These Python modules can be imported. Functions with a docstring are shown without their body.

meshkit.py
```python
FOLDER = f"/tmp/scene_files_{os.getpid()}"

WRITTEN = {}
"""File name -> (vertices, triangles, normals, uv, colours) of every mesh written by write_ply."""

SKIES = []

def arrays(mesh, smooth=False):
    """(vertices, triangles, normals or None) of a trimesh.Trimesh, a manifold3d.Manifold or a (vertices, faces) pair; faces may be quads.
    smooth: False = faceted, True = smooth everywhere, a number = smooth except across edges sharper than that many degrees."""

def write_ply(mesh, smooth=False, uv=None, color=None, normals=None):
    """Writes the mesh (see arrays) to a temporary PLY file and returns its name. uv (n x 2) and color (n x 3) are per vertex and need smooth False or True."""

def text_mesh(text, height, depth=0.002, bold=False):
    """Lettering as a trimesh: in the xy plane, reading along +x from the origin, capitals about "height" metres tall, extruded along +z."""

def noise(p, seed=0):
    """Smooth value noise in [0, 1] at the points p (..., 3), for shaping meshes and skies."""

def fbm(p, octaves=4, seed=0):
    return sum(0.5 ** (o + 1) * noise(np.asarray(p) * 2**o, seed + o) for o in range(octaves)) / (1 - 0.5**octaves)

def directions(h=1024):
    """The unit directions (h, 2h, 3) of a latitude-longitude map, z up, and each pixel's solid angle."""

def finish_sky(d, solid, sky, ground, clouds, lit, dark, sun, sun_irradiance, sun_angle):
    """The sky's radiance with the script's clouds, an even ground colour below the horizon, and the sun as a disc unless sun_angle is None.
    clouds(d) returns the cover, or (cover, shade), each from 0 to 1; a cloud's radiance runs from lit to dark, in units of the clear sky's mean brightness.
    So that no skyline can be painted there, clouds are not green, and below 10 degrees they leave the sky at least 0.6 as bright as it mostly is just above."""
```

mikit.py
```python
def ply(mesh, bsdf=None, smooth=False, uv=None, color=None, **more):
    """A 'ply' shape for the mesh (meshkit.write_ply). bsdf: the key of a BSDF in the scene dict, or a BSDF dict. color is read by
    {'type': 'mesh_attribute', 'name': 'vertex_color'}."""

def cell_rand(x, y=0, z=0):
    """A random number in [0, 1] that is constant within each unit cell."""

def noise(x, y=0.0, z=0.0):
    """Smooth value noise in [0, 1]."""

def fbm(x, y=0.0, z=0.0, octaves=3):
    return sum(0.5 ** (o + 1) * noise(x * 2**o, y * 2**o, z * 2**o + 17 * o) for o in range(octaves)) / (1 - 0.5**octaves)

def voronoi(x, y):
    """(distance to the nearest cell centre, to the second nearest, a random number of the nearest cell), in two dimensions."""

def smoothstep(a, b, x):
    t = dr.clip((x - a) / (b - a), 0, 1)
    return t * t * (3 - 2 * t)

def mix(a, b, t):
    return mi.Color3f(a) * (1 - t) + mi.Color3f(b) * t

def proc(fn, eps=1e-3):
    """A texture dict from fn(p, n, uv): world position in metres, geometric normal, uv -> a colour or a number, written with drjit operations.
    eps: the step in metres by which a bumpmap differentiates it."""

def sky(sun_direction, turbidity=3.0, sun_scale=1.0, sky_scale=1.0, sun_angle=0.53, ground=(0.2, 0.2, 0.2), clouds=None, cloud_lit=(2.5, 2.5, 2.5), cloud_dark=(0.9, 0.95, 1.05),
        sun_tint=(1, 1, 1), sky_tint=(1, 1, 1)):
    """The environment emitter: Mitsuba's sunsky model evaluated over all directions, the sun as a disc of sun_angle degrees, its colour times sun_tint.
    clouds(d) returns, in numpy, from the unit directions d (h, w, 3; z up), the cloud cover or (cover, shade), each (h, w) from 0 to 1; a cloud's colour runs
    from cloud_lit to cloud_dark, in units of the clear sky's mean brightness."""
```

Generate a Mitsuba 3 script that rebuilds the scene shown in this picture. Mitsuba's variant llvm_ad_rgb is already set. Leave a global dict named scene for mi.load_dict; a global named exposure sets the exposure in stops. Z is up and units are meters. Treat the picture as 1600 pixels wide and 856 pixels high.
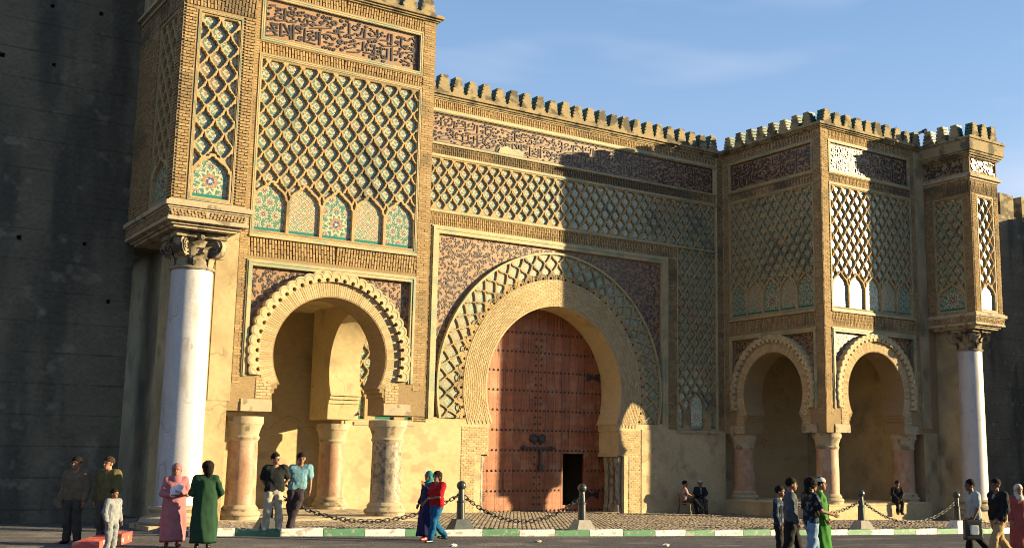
import math, random
import numpy as np, trimesh, drjit as dr, mitsuba as mi
import manifold3d as m3
import shapely, shapely.affinity as aff
from shapely.geometry import Polygon, LineString, Point, box as sbox, MultiPolygon
from shapely.ops import unary_union
import meshkit, mikit
from mikit import proc, noise, fbm, voronoi, cell_rand, smoothstep, mix
T = mi.ScalarTransform4f
rng = np.random.default_rng(7); random.seed(7)
scene, labels = {'type': 'scene'}, {}

# ------------------------------------------------------------------ camera, sky and sun, exposure
YAW, PITCH, ROLL, FPX = math.radians(36.627), math.radians(9.098), math.radians(0.406), 1784.6
EYE = np.array([-25.483, -37.897, 2.251])
fwd = np.array([math.sin(YAW)*math.cos(PITCH), math.cos(YAW)*math.cos(PITCH), math.sin(PITCH)])
rgt = np.array([math.cos(YAW), -math.sin(YAW), 0.0]); upv = np.cross(rgt, fwd)
upr = -rgt*math.sin(ROLL) + upv*math.cos(ROLL)
scene['camera'] = {'type': 'perspective', 'fov_axis': 'x', 'fov': math.degrees(2*math.atan(800/FPX)),
    'principal_point_offset_x': 0.5-955.83/1600, 'principal_point_offset_y': 0.5-429.67/856,
    'to_world': T().look_at(origin=EYE.tolist(), target=(EYE+fwd).tolist(), up=upr.tolist()),
    'near_clip': 0.1, 'far_clip': 3000.0,
    }
SUN = (8.86, -6.0, 2.15)
def thin_cloud(d):
    n = meshkit.fbm(np.stack([d[..., 0]*2.2+d[..., 2]*3, d[..., 1]*2.2, d[..., 2]*9], -1), 5, 3)
    el = np.degrees(np.arcsin(np.clip(d[..., 2], -1, 1)))
    return np.clip((n-0.45)*1.9, 0, 0.34)+0.72*np.exp(-np.maximum(el, 0)/15)
scene['sky'] = mikit.sky(SUN, turbidity=3, clouds=thin_cloud, cloud_lit=(2.4, 2.5, 2.9), cloud_dark=(1.2, 1.25, 1.3), sun_tint=(0.98, 1.19, 1.66), sun_scale=1.42, sky_scale=0.58, sky_tint=(0.60, 0.98, 1.42))
exposure = 3.5

# ------------------------------------------------------------------ entries, names and labels
GS = -0.024                                   # the square falls gently towards +x
def gz(x, y=0): return GS*x
def numbered(k):
    if k not in scene and k not in labels: return k
    i = 1
    while f'{k}_{i:03d}' in scene or f'{k}_{i:03d}' in labels: i += 1
    return f'{k}_{i:03d}'
NEXT = {}
def fresh(k):
    """numbered() with a memory, for long runs of one part"""
    i = NEXT.get(k, 0); NEXT[k] = i+1
    return k if i == 0 else f'{k}_{i:03d}'
def thing(name, label, cat, group=None):
    k = numbered(name); labels[k] = {'label': label, 'category': cat}
    if group: labels[k]['group'] = group
    return k
def structure(name, mesh, bsdf, **kw):
    scene[name] = mikit.ply(mesh, bsdf, **kw); labels[name] = {'kind': 'structure'}
    return name
def part(parent, name, mesh, bsdf, stuff=False, label=None, **kw):
    k = fresh(parent+'__'+name)
    scene[k] = mesh if isinstance(mesh, dict) else mikit.ply(mesh, bsdf, **kw)
    if stuff or label:
        labels[k] = {}
        if stuff: labels[k]['kind'] = 'stuff'
        if label: labels[k]['label'] = label
    return k
def placed(d, M): return {**d, 'to_world': T(M.tolist()) if isinstance(M, np.ndarray) else M}
cat = trimesh.util.concatenate

# ------------------------------------------------------------------ materials
def refl(c): return {'type': 'rgb', 'value': list(c)}
def bs(name, col, rough=0.85, spec=0.3, bump=None, bscale=0.01, **more):
    b = {'type': 'principled', 'base_color': col if isinstance(col, dict) else refl(col), 'roughness': rough, 'specular': spec, **more}
    if bump: b = {'type': 'bumpmap', 'arbitrary': proc(bump), 'scale': bscale, 'bsdf': b}
    scene[name] = {'type': 'twosided', 'bsdf': b}
def stain(p, s=0.45, lo=0.5, hi=0.72): return smoothstep(lo, hi, fbm(p.x*s, p.y*s, p.z*s*0.8, 4))
def f_plaster(p, n, uv):
    a = fbm(p.x*0.8, p.y*0.8, p.z*1.1, 4); g = fbm(p.x*9, p.y*9, p.z*9, 3)
    c = mix((0.352, 0.275, 0.148), (0.436, 0.365, 0.224), a)
    c = mix(c, (0.227, 0.188, 0.129), 0.65*smoothstep(0.58, 0.80, fbm(p.x*1.7+9, p.y*1.7, p.z*1.3, 5)))
    low = smoothstep(0.50, 0.66, fbm(p.x*2.6, p.y*2.6, p.z*2.2+3, 5))*smoothstep(0.55, 0.75, noise(p.x*0.45, p.y*0.45, p.z*0.30+0.4))
    c = mix(c, (0.185, 0.15, 0.1), 0.38*low)
    crack = smoothstep(0.010, 0.0, dr.abs(fbm(p.x*0.9+2, p.y*0.9, p.z*0.7, 4)-0.5))*smoothstep(0.5, 0.65, noise(p.x*0.5+9, p.y*0.5, p.z*0.5))
    c = mix(c, (0.123, 0.092, 0.062), 0.5*crack)
    return c*(0.86+0.28*g)
bs('plaster', proc(f_plaster), 0.9, 0.2, lambda p, n, uv: fbm(p.x*6, p.y*6, p.z*6, 4), 0.012)
def f_oldplaster(p, n, uv):
    c = f_plaster(p, n, uv)*0.85
    c = mix(c, (0.172, 0.139, 0.091), 0.7*smoothstep(0.35, 0.72, fbm(p.x*0.9+3, p.y*0.9, p.z*0.55, 6)))
    return mix(c, (0.076, 0.062, 0.043), 0.55*smoothstep(0.52, 0.80, fbm(p.x*2.3, p.y*2.3+4, p.z*1.0, 6)))
bs('old_plaster', proc(f_oldplaster), 0.92, 0.2, lambda p, n, uv: fbm(p.x*6, p.y*6, p.z*6, 4), 0.02)
def brick_tone(p, uv, dark):
    c = mix((0.211, 0.149, 0.074), (0.317, 0.23, 0.12), uv.x)
    c = mix(c, (0.278, 0.158, 0.086), 0.5*smoothstep(0.8, 1.0, uv.y))
    k = smoothstep(0.5-dark*0.25, 0.78-dark*0.2, fbm(p.x*0.8, p.y*0.8+2, p.z*1.3, 5))
    c = mix(c, (0.072, 0.06, 0.041), (0.55+0.3*dark)*k)
    return c*(0.85+0.3*noise(p.x*40, p.y*40, p.z*40))
bs('brick', proc(lambda p, n, uv: brick_tone(p, uv, 0.0)), 0.9, 0.2)
bs('brick_stained', proc(lambda p, n, uv: brick_tone(p, uv, 0.75)), 0.9, 0.2)
def f_joint(p, n, uv):
    return mix((0.183, 0.131, 0.07), (0.244, 0.178, 0.096), fbm(p.x*1.2, p.y*1.2, p.z*1.2, 4))*(0.8+0.4*noise(p.x*25, p.y*25, p.z*25))
bs('masonry', proc(f_joint), 0.92, 0.2)
bs('weathered_face', proc(lambda p, n, uv: mix((0.08, 0.085, 0.07), (0.20, 0.17, 0.11), fbm(p.x*2, p.y*2, p.z*2, 4))), 0.9, 0.2)
bs('pale_brick', proc(lambda p, n, uv: mix((0.303, 0.228, 0.122), (0.404, 0.318, 0.192), uv.x)*(0.88+0.24*noise(p.x*30, p.y*30, p.z*30))), 0.9, 0.2)
def f_lattice(p, n, uv):
    c = mix((0.264, 0.188, 0.092), (0.356, 0.264, 0.137), fbm(p.x*2, p.y*2, p.z*2, 3))
    c = mix(c, (0.112, 0.096, 0.066), 0.75*stain(p, 0.8, 0.55, 0.75))
    return c*(0.85+0.3*noise(p.x*22, p.y*22, p.z*22))
bs('lattice_clay', proc(f_lattice), 0.85, 0.25)
def f_mould(p, n, uv):
    k = fbm(p.x*1.6, p.y*1.6, p.z*1.6, 4)
    c = mix((0.278, 0.216, 0.11), (0.336, 0.288, 0.173), fbm(p.x*5, p.y*5, p.z*5, 3))
    return mix(c, (0.158, 0.202, 0.13), 0.75*smoothstep(0.48, 0.64, k))
bs('glazed_moulding', proc(f_mould), 0.6, 0.4)
GREEN, TEAL, CREAM, INK, OCHRE = (0.06, 0.19, 0.125), (0.04, 0.18, 0.16), (0.36, 0.33, 0.23), (0.02, 0.028, 0.045), (0.30, 0.14, 0.05)
def f_zellige(p, n, uv):
    x, y = uv.x, uv.y; old = cell_rand(p.x*1.9+70, p.y*1.9+70, p.z*2.9+9)
    t = cell_rand(x*52+300, y*52+300, dr.floor((p.x+p.y)*2))
    c = mix(mix((0.042, 0.125, 0.091), (0.065, 0.106, 0.08), old), (0.103, 0.163, 0.114), t)
    c = mix(c, CREAM, dr.select(cell_rand(x*34+90, y*34+70, dr.floor(old*9)) > 0.88, 1.0, 0.0))
    c = mix(c, (0.152, 0.114, 0.068), 0.8*smoothstep(0.50, 0.70, fbm(p.x*0.9, p.y*0.9, p.z*0.9, 5)))
    ax, ay = dr.abs(x), dr.abs(y)
    petal = dr.minimum(dr.sqrt(dr.square(ax-0.050)+dr.square(ay-0.050)), dr.minimum(dr.sqrt(dr.square(ax-0.088)+dr.square(ay)), dr.sqrt(dr.square(ax)+dr.square(ay-0.088))))
    r = dr.sqrt(x*x+y*y)
    c = mix(c, CREAM, 0.8*smoothstep(0.036, 0.026, petal))
    return mix(c, OCHRE, smoothstep(0.030, 0.022, r))
bs('zellige', proc(f_zellige), 0.24, 0.6)
def f_archtile(p, n, uv):
    c = f_zellige(p, n, uv)
    c = mix(c, (0.165, 0.185, 0.120), 0.45)
    return mix(c, (0.20, 0.17, 0.10), 0.45*smoothstep(0.45, 0.65, fbm(p.x*1.6, p.y, p.z*1.6, 4)))
bs('worn_zellige', proc(f_archtile), 0.4, 0.45)
def f_mosaic(p, n, uv):
    kind = dr.floor((uv.x+1)/10); x, y = uv.x-kind*10, uv.y
    def rosette(a, b, R):
        r, th = dr.sqrt(a*a+b*b), dr.atan2(b, a)
        w = dr.cos(th*10)
        c = mix((0.030, 0.105, 0.078), (0.100, 0.180, 0.120), cell_rand(a*60+400, b*60+400))
        c = mix(c, OCHRE, dr.select((r > R*0.30) & (r < R*0.48+0.02*w), 1.0, 0.0))
        c = mix(c, CREAM, dr.select((dr.abs(r-R*(0.72+0.14*w)) < R*0.10), 1.0, 0.0))
        c = mix(c, (0.04, 0.064, 0.192), dr.select((r < R*0.28) & (r > R*0.12), 1.0, 0.0))
        return mix(c, CREAM, dr.select(r < R*0.12, 1.0, 0.0))
    gx, gy = x/0.36+0.5, y/0.36+0.15
    off = dr.select(dr.floor(gy)-2*dr.floor(gy/2) > 0.5, 0.5, 0.0)
    gx = gx+off
    A = rosette((gx-dr.floor(gx)-0.5)*0.36, (gy-dr.floor(gy)-0.5)*0.36, 0.165)
    hx, hy = (x+y)/0.17, (x-y)/0.17
    fx, fy = hx-dr.floor(hx)-0.5, hy-dr.floor(hy)-0.5
    B = mix(mix((0.035, 0.120, 0.085), (0.22, 0.12, 0.055), cell_rand(hx+50, hy+50)), CREAM, dr.select(dr.maximum(dr.abs(fx), dr.abs(fy)) > 0.42, 1.0, 0.0))
    B = mix(B, CREAM, dr.select((fx*fx+fy*fy < 0.055) & (fx*fx+fy*fy > 0.02), 1.0, 0.0))
    C = dr.select(x*x+(y-0.46)*(y-0.46) < 0.135, rosette(x, y-0.46, 0.38), A)
    c = dr.select(kind < 0.5, A, dr.select(kind < 1.5, B, C))
    c = mix(c, CREAM, dr.select(cell_rand(x*38+200, y*38+200, 3) > 0.84, 0.85, 0.0))
    return mix(c, (0.018, 0.13, 0.10), dr.select(y < 0.10, 1.0, 0.0))
bs('mosaic', proc(f_mosaic), 0.22, 0.5)
def f_terra(p, n, uv):
    c = mix((0.185, 0.100, 0.050), (0.250, 0.155, 0.082), fbm(p.x*4, p.y*4, p.z*4, 3))
    return mix(c, (0.128, 0.09, 0.068), 0.7*stain(p, 0.9, 0.50, 0.75))
bs('terracotta', proc(f_terra), 0.5, 0.4)
def f_ink(p, n, uv):
    return mix((0.022, 0.022, 0.028), (0.070, 0.060, 0.056), fbm(p.x*7, p.y*7, p.z*7, 3))
bs('ink_glaze', proc(f_ink), 0.33, 0.4)
bs('green_glaze', proc(lambda p, n, uv: mix((0.012, 0.062, 0.05), (0.045, 0.115, 0.09), fbm(p.x*6, p.y*6, p.z*6, 3))), 0.5, 0.3)
def f_marble(p, n, uv):
    v = dr.abs(fbm(p.x*1.3+2*fbm(p.x*2, p.y*2, p.z*0.8, 3), p.y*1.3, p.z*0.6, 4)-0.5)
    c = mix((0.339, 0.339, 0.354), (0.416, 0.416, 0.424), fbm(p.x*3, p.y*3, p.z*1.5, 4))
    c = mix(c, (0.154, 0.154, 0.185), 0.6*smoothstep(0.016, 0.0, v)*smoothstep(0.40, 0.62, noise(p.x*2+5, p.y*2, p.z*0.9)))
    return mix(c, (0.231, 0.208, 0.169), 0.55*smoothstep(0.52, 0.8, fbm(p.x*5, p.y*5, p.z*1.2+7, 6)))*(0.86+0.28*fbm(p.x*22, p.y*22, p.z*22, 3))
bs('white_marble', proc(f_marble), 0.45, 0.4)
def f_pink(p, n, uv):
    c = mix((0.238, 0.129, 0.08), (0.341, 0.222, 0.144), fbm(p.x*3, p.y*3, p.z*1.6, 4))
    c = mix(c, (0.321, 0.269, 0.207), 0.6*smoothstep(0.5, 0.72, fbm(p.x*4+8, p.y*4, p.z*2, 4)))
    return mix(c, (0.103, 0.078, 0.057), 0.55*smoothstep(0.50, 0.85, fbm(p.x*9, p.y*9+3, p.z*4, 5)))*(0.85+0.3*noise(p.x*30, p.y*30, p.z*22))
bs('rose_marble', proc(f_pink), 0.55, 0.35)
def f_grey(p, n, uv):
    c = mix((0.166, 0.142, 0.108), (0.284, 0.245, 0.186), fbm(p.x*3, p.y*3, p.z*1.6, 4))
    return mix(c, (0.039, 0.032, 0.024), 0.75*smoothstep(0.42, 0.74, fbm(p.x*11, p.y*11+3, p.z*6, 5)))*(0.75+0.5*noise(p.x*36, p.y*36, p.z*26))
bs('grey_marble', proc(f_grey), 0.55, 0.35)
def f_stone(p, n, uv):
    c = mix((0.265, 0.214, 0.138), (0.357, 0.306, 0.214), fbm(p.x*4, p.y*4, p.z*4, 4))
    return mix(c, (0.102, 0.087, 0.061), 0.75*smoothstep(0.55, 0.72, fbm(p.x*5, p.y*5+3, p.z*4, 4)))
def f_capital(p, n, uv):
    c = mix((0.191, 0.158, 0.101), (0.264, 0.225, 0.158), fbm(p.x*6, p.y*6, p.z*6, 4))
    return mix(c, (0.04, 0.034, 0.026), 0.85*smoothstep(0.46, 0.62, fbm(p.x*4.5, p.y*4.5+7, p.z*3.2, 6)))
bs('capital_stone', proc(f_capital), 0.85, 0.25)
bs('stone', proc(f_stone), 0.85, 0.25, lambda p, n, uv: fbm(p.x*14, p.y*14, p.z*14, 3), 0.006)
def f_parapet(p, n, uv):
    c = mix((0.178, 0.147, 0.089), (0.289, 0.231, 0.131), fbm(p.x*2, p.y*2, p.z*2, 4))
    return mix(c, (0.063, 0.058, 0.044), 0.85*smoothstep(0.46, 0.64, fbm(p.x*2.6, p.y*2.6+3, p.z*2.6, 5)))
bs('parapet_stone', proc(f_parapet), 0.9, 0.2)
def f_wood(p, n, uv):
    g = fbm(p.x*38, p.y*5, p.z*1.4, 4)
    c = mix((0.155, 0.044, 0.017), (0.35, 0.122, 0.050), g*0.6+0.4*uv.x)
    c = mix(c, (0.07, 0.024, 0.013), 0.7*smoothstep(0.58, 0.70, fbm(p.x*55, 3, p.z*0.9+4, 3)))
    c = mix(c, (0.30, 0.17, 0.10), 0.45*smoothstep(0.55, 0.75, fbm(p.x*3, 1, p.z*1.6, 5)))
    return c*(0.85+0.3*noise(p.x*3, 1, p.z*9))
bs('door_wood', proc(f_wood), 0.5, 0.4)
bs('iron', (0.018, 0.018, 0.02), 0.42, 0.5)
bs('dark_paint', proc(lambda p, n, uv: mix((0.014, 0.020, 0.022), (0.035, 0.042, 0.040), fbm(p.x*9, p.y*9, p.z*9, 3))), 0.35, 0.5)
def f_city(p, n, uv):
    c = mix((0.098, 0.086, 0.064), (0.165, 0.143, 0.101), fbm(p.x*0.9, p.y*0.9, p.z*0.9, 5))
    c = mix(c, (0.053, 0.051, 0.044), 0.8*smoothstep(0.40, 0.70, fbm(p.x*1.6+1, p.y*1.6, p.z*0.22, 6)))
    c = mix(c, (0.225, 0.199, 0.15), 0.55*smoothstep(0.58, 0.76, fbm(p.x*2.6+11, p.y*2.6, p.z*2.0, 6)))
    lift = dr.abs(p.z/0.82-dr.floor(p.z/0.82)-0.5)
    c = mix(c, (0.045, 0.041, 0.034), 0.55*smoothstep(0.47, 0.495, lift+0.03*(noise(p.x*2, 0, p.z)-0.5)))
    return c*(0.65+0.7*fbm(p.x*13, p.y*13, p.z*13, 4))
bs('city_plaster', proc(f_city), 0.95, 0.15, lambda p, n, uv: fbm(p.x*3, p.y*3, p.z*3, 5), 0.06)
def f_asphalt(p, n, uv):
    c = mix((0.048, 0.048, 0.05), (0.082, 0.078, 0.075), fbm(p.x*0.35, p.y*0.9, 0, 4))
    c = mix(c, (0.148, 0.136, 0.121), 0.6*smoothstep(0.55, 0.75, fbm(p.x*0.8, p.y*1.4+5, 0, 5)))
    c = mix(c, (0.039, 0.037, 0.036), 0.8*smoothstep(0.035, 0.0, dr.abs(fbm(p.x*0.4, p.y*1.1, 3, 4)-0.5)))
    return c*(0.7+0.6*noise(p.x*30, p.y*30, 0))
bs('asphalt', proc(f_asphalt), 0.8, 0.3, lambda p, n, uv: noise(p.x*28, p.y*28, 0), 0.006)
bs('paving_bed', proc(lambda p, n, uv: mix((0.12, 0.10, 0.08), (0.22, 0.19, 0.15), fbm(p.x*2, p.y*2, 0, 4))), 0.95, 0.2)
bs('cobble_stone', proc(lambda p, n, uv: mix((0.105, 0.086, 0.065), (0.21, 0.181, 0.142), uv.x)*(0.75+0.5*fbm(p.x*1.1, p.y*1.1, 0, 4))), 0.85, 0.25)
def paint(base, under):
    def f(p, n, uv):
        c = mix(base, tuple(0.75*v for v in base), fbm(p.x*6, p.y*6, p.z*6, 3))
        return mix(c, under, 0.85*smoothstep(0.58, 0.66, fbm(p.x*7+2, p.y*7, p.z*9, 4)))
    return proc(f)
bs('kerb_white', paint((0.624, 0.608, 0.562), (0.281, 0.257, 0.218)), 0.6, 0.3)
bs('kerb_green', paint((0.078, 0.211, 0.117), (0.234, 0.242, 0.203)), 0.55, 0.35)
bs('kerb_red', paint((0.484, 0.078, 0.062), (0.39, 0.234, 0.195)), 0.55, 0.35)
bs('concrete', proc(lambda p, n, uv: mix((0.203, 0.195, 0.172), (0.328, 0.312, 0.273), fbm(p.x*7, p.y*7, p.z*7, 4))), 0.9, 0.2)
bs('grey_paint', proc(lambda p, n, uv: mix((0.043, 0.053, 0.055), (0.086, 0.101, 0.101), fbm(p.x*7, p.y*7, p.z*7, 4))), 0.6, 0.3)
bs('dry_twig', (0.16, 0.12, 0.08), 0.9, 0.1)
VC = {'type': 'mesh_attribute', 'name': 'vertex_color'}
bs('cloth', VC, 0.9, 0.15, sheen=0.2)
bs('skin', VC, 0.55, 0.35)
bs('leather', VC, 0.35, 0.5)

# ------------------------------------------------------------------ geometry helpers
class Face:
    """a wall plane: u runs to the right seen from outside, v is up, w comes out of the wall"""
    def __init__(s, o, u, n):
        s.M = np.eye(4); s.M[:3, 0] = u; s.M[:3, 1] = (0, 0, 1); s.M[:3, 2] = n; s.M[:3, 3] = o
    def __call__(s, m): m = m.copy(); m.apply_transform(s.M); return m
    def at(s, u, v, w=0): M = np.eye(4); M[:3, 3] = (u, v, w); return s.M @ M
def polys(g):
    if g.is_empty: return []
    return [q for q in getattr(g, 'geoms', [g]) if q.geom_type == 'Polygon' and q.area > 1e-5]
def prism(g, w0, w1):
    ms = []
    for q in polys(g):
        m = trimesh.creation.extrude_polygon(q, w1-w0, engine='earcut'); m.apply_translation((0, 0, w0)); ms.append(m)
    return cat(ms)
def boxes(B, shear=None, inset=0.0):
    """B rows u0 u1 v0 v1 w0 w1 -> (mesh, uv) with one random uv pair per box; inset narrows the outer face"""
    B = np.asarray(B, float).reshape(-1, 6); n = len(B)
    u0, u1, v0, v1, w0, w1 = B.T; i = inset
    V = np.stack([np.stack(c, -1) for c in [(u0, v0, w0), (u1, v0, w0), (u1, v1, w0), (u0, v1, w0), (u0+i, v0+i, w1), (u1-i, v0+i, w1), (u1-i, v1-i, w1), (u0+i, v1-i, w1)]], 1)
    if shear is not None: V[..., 0] += shear[:, None]*(V[..., 1]-V[..., 1].min())
    f = np.array([[4, 5, 6], [4, 6, 7], [0, 1, 5], [0, 5, 4], [1, 2, 6], [1, 6, 5], [2, 3, 7], [2, 7, 6], [3, 0, 4], [3, 4, 7], [0, 3, 2], [0, 2, 1]])
    F_ = (f[None]+8*np.arange(n)[:, None, None]).reshape(-1, 3)
    uv = np.repeat(rng.random((n, 2)), 8, 0)
    return trimesh.Trimesh(V.reshape(-1, 3), F_, process=False), uv
def wall_mesh(outline, opening, recesses, thick, core=None):
    """core = (depth, outline): behind that depth the wall has this other outline"""
    ds = sorted({0.0, thick} | {d for _, d in recesses} | ({core[0]} if core else set())); ms = []
    for a, b in zip(ds[:-1], ds[1:]):
        g = outline if core is None or a < core[0]-1e-6 else core[1]
        if opening is not None: g = g.difference(opening)
        cut = [q for q, d in recesses if d > a+1e-6]
        if cut: g = g.difference(unary_union(cut))
        ms.append(prism(g, -b, -a))
    return cat(ms)
def course_rows(u0, u1, v0, v1, L=0.24, h=0.078, gap=0.024, w0=-0.08, w1=0.0):
    B = []; k = 0; v = v0
    n = max(1, int(round((v1-v0)/h))); h = (v1-v0)/n
    for k in range(n):
        v = v0+k*h; off = (0.5*L if k % 2 else 0)
        u = u0-off
        while u < u1-0.02:
            a, b = max(u, u0)+gap*0.3, min(u+L, u1)-gap*0.3
            if b-a > 0.02: B.append((a, b, v+gap*0.5, v+h-gap*0.5, w0, w1+rng.uniform(-.012, .006)))
            u += L
    return B
def soldier_rows(u0, u1, v0, v1, L=0.27, h=0.088, gap=0.031, w0=-0.08, w1=0.0, lean=0.07):
    """upright bricks, leaning away from the middle of the band"""
    B, S = [], []; mid = (u0+u1)/2; n = max(1, int(round((u1-u0)/h))); h = (u1-u0)/n
    for k in range(n):
        u = u0+k*h; off = 0.5*L if k % 2 else 0; v = v0-off
        while v < v1-0.02:
            a, b = max(v, v0), min(v+L, v1)-gap*0.5
            if b-a > 0.02:
                B.append((u+gap*0.5, u+h-gap*0.5, a+.004, b-.004, w0, w1+rng.uniform(-.012, .006)))
                S.append(-lean if u+h/2 < mid else lean)
            v += L
    return B, np.array(S)
def ringpoly(o, i): return Polygon(o.exterior.coords, [i.exterior.coords])
def rect(u0, u1, v0, v1): return sbox(u0, v0, u1, v1)
def frame_ring(u0, u1, v0, v1, t): return ringpoly(rect(u0, u1, v0, v1), rect(u0+t, u1-t, v0+t, v1-t))

HOLE = np.array([(0, 1), (.10, .78), (.17, .58), (.30, .52), (.42, .46), (.46, .34), (.64, .30), (.78, .20), (.80, .08), (.93, .02), (.93, -.10), (.80, -.20), (.78, -.32), (.62, -.44), (.56, -.56), (.38, -.68), (.22, -.86), (0, -.97)])
HOLE = np.vstack([HOLE, HOLE[-2:0:-1]*(-1, 1)])
PU, PV = 0.523, 0.68
def cell(cu, cv, su=PU/2*0.86, sv=PV/2*0.93): return Polygon(HOLE*(su, sv)+(cu, cv))
def cusped_window(u, v0, w, spring, apex):
    """opening of a small lobed arch: width w, from v0, springing and apex heights above v0"""
    h, s, r = w/2, spring, apex-spring
    P = [(h, 0), (h, s), (h*.90, s+.10*r), (h*.86, s+.30*r), (h*.70, s+.50*r), (h*.50, s+.62*r), (h*.36, s+.70*r), (h*.30, s+.80*r), (h*.14, s+.86*r), (h*.06, s+r)]
    return aff.translate(Polygon(P+[(-a, b) for a, b in P[::-1]]), u, v0)
def uv_plate(g, w0, w1, ou=0.0, ov=0.0):
    m = prism(g, w0, w1); return m, m.vertices[:, :2]-(ou, ov)
CELL_PLATE = None
def full_cell():
    global CELL_PLATE
    if CELL_PLATE is None:
        g = cell(0, 0).buffer(0.012, join_style=2)
        a, uva = uv_plate(g, -0.03, 0.0)
        CELL_PLATE = mikit.ply(a, 'zellige', uv=uva)
    return CELL_PLATE
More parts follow.
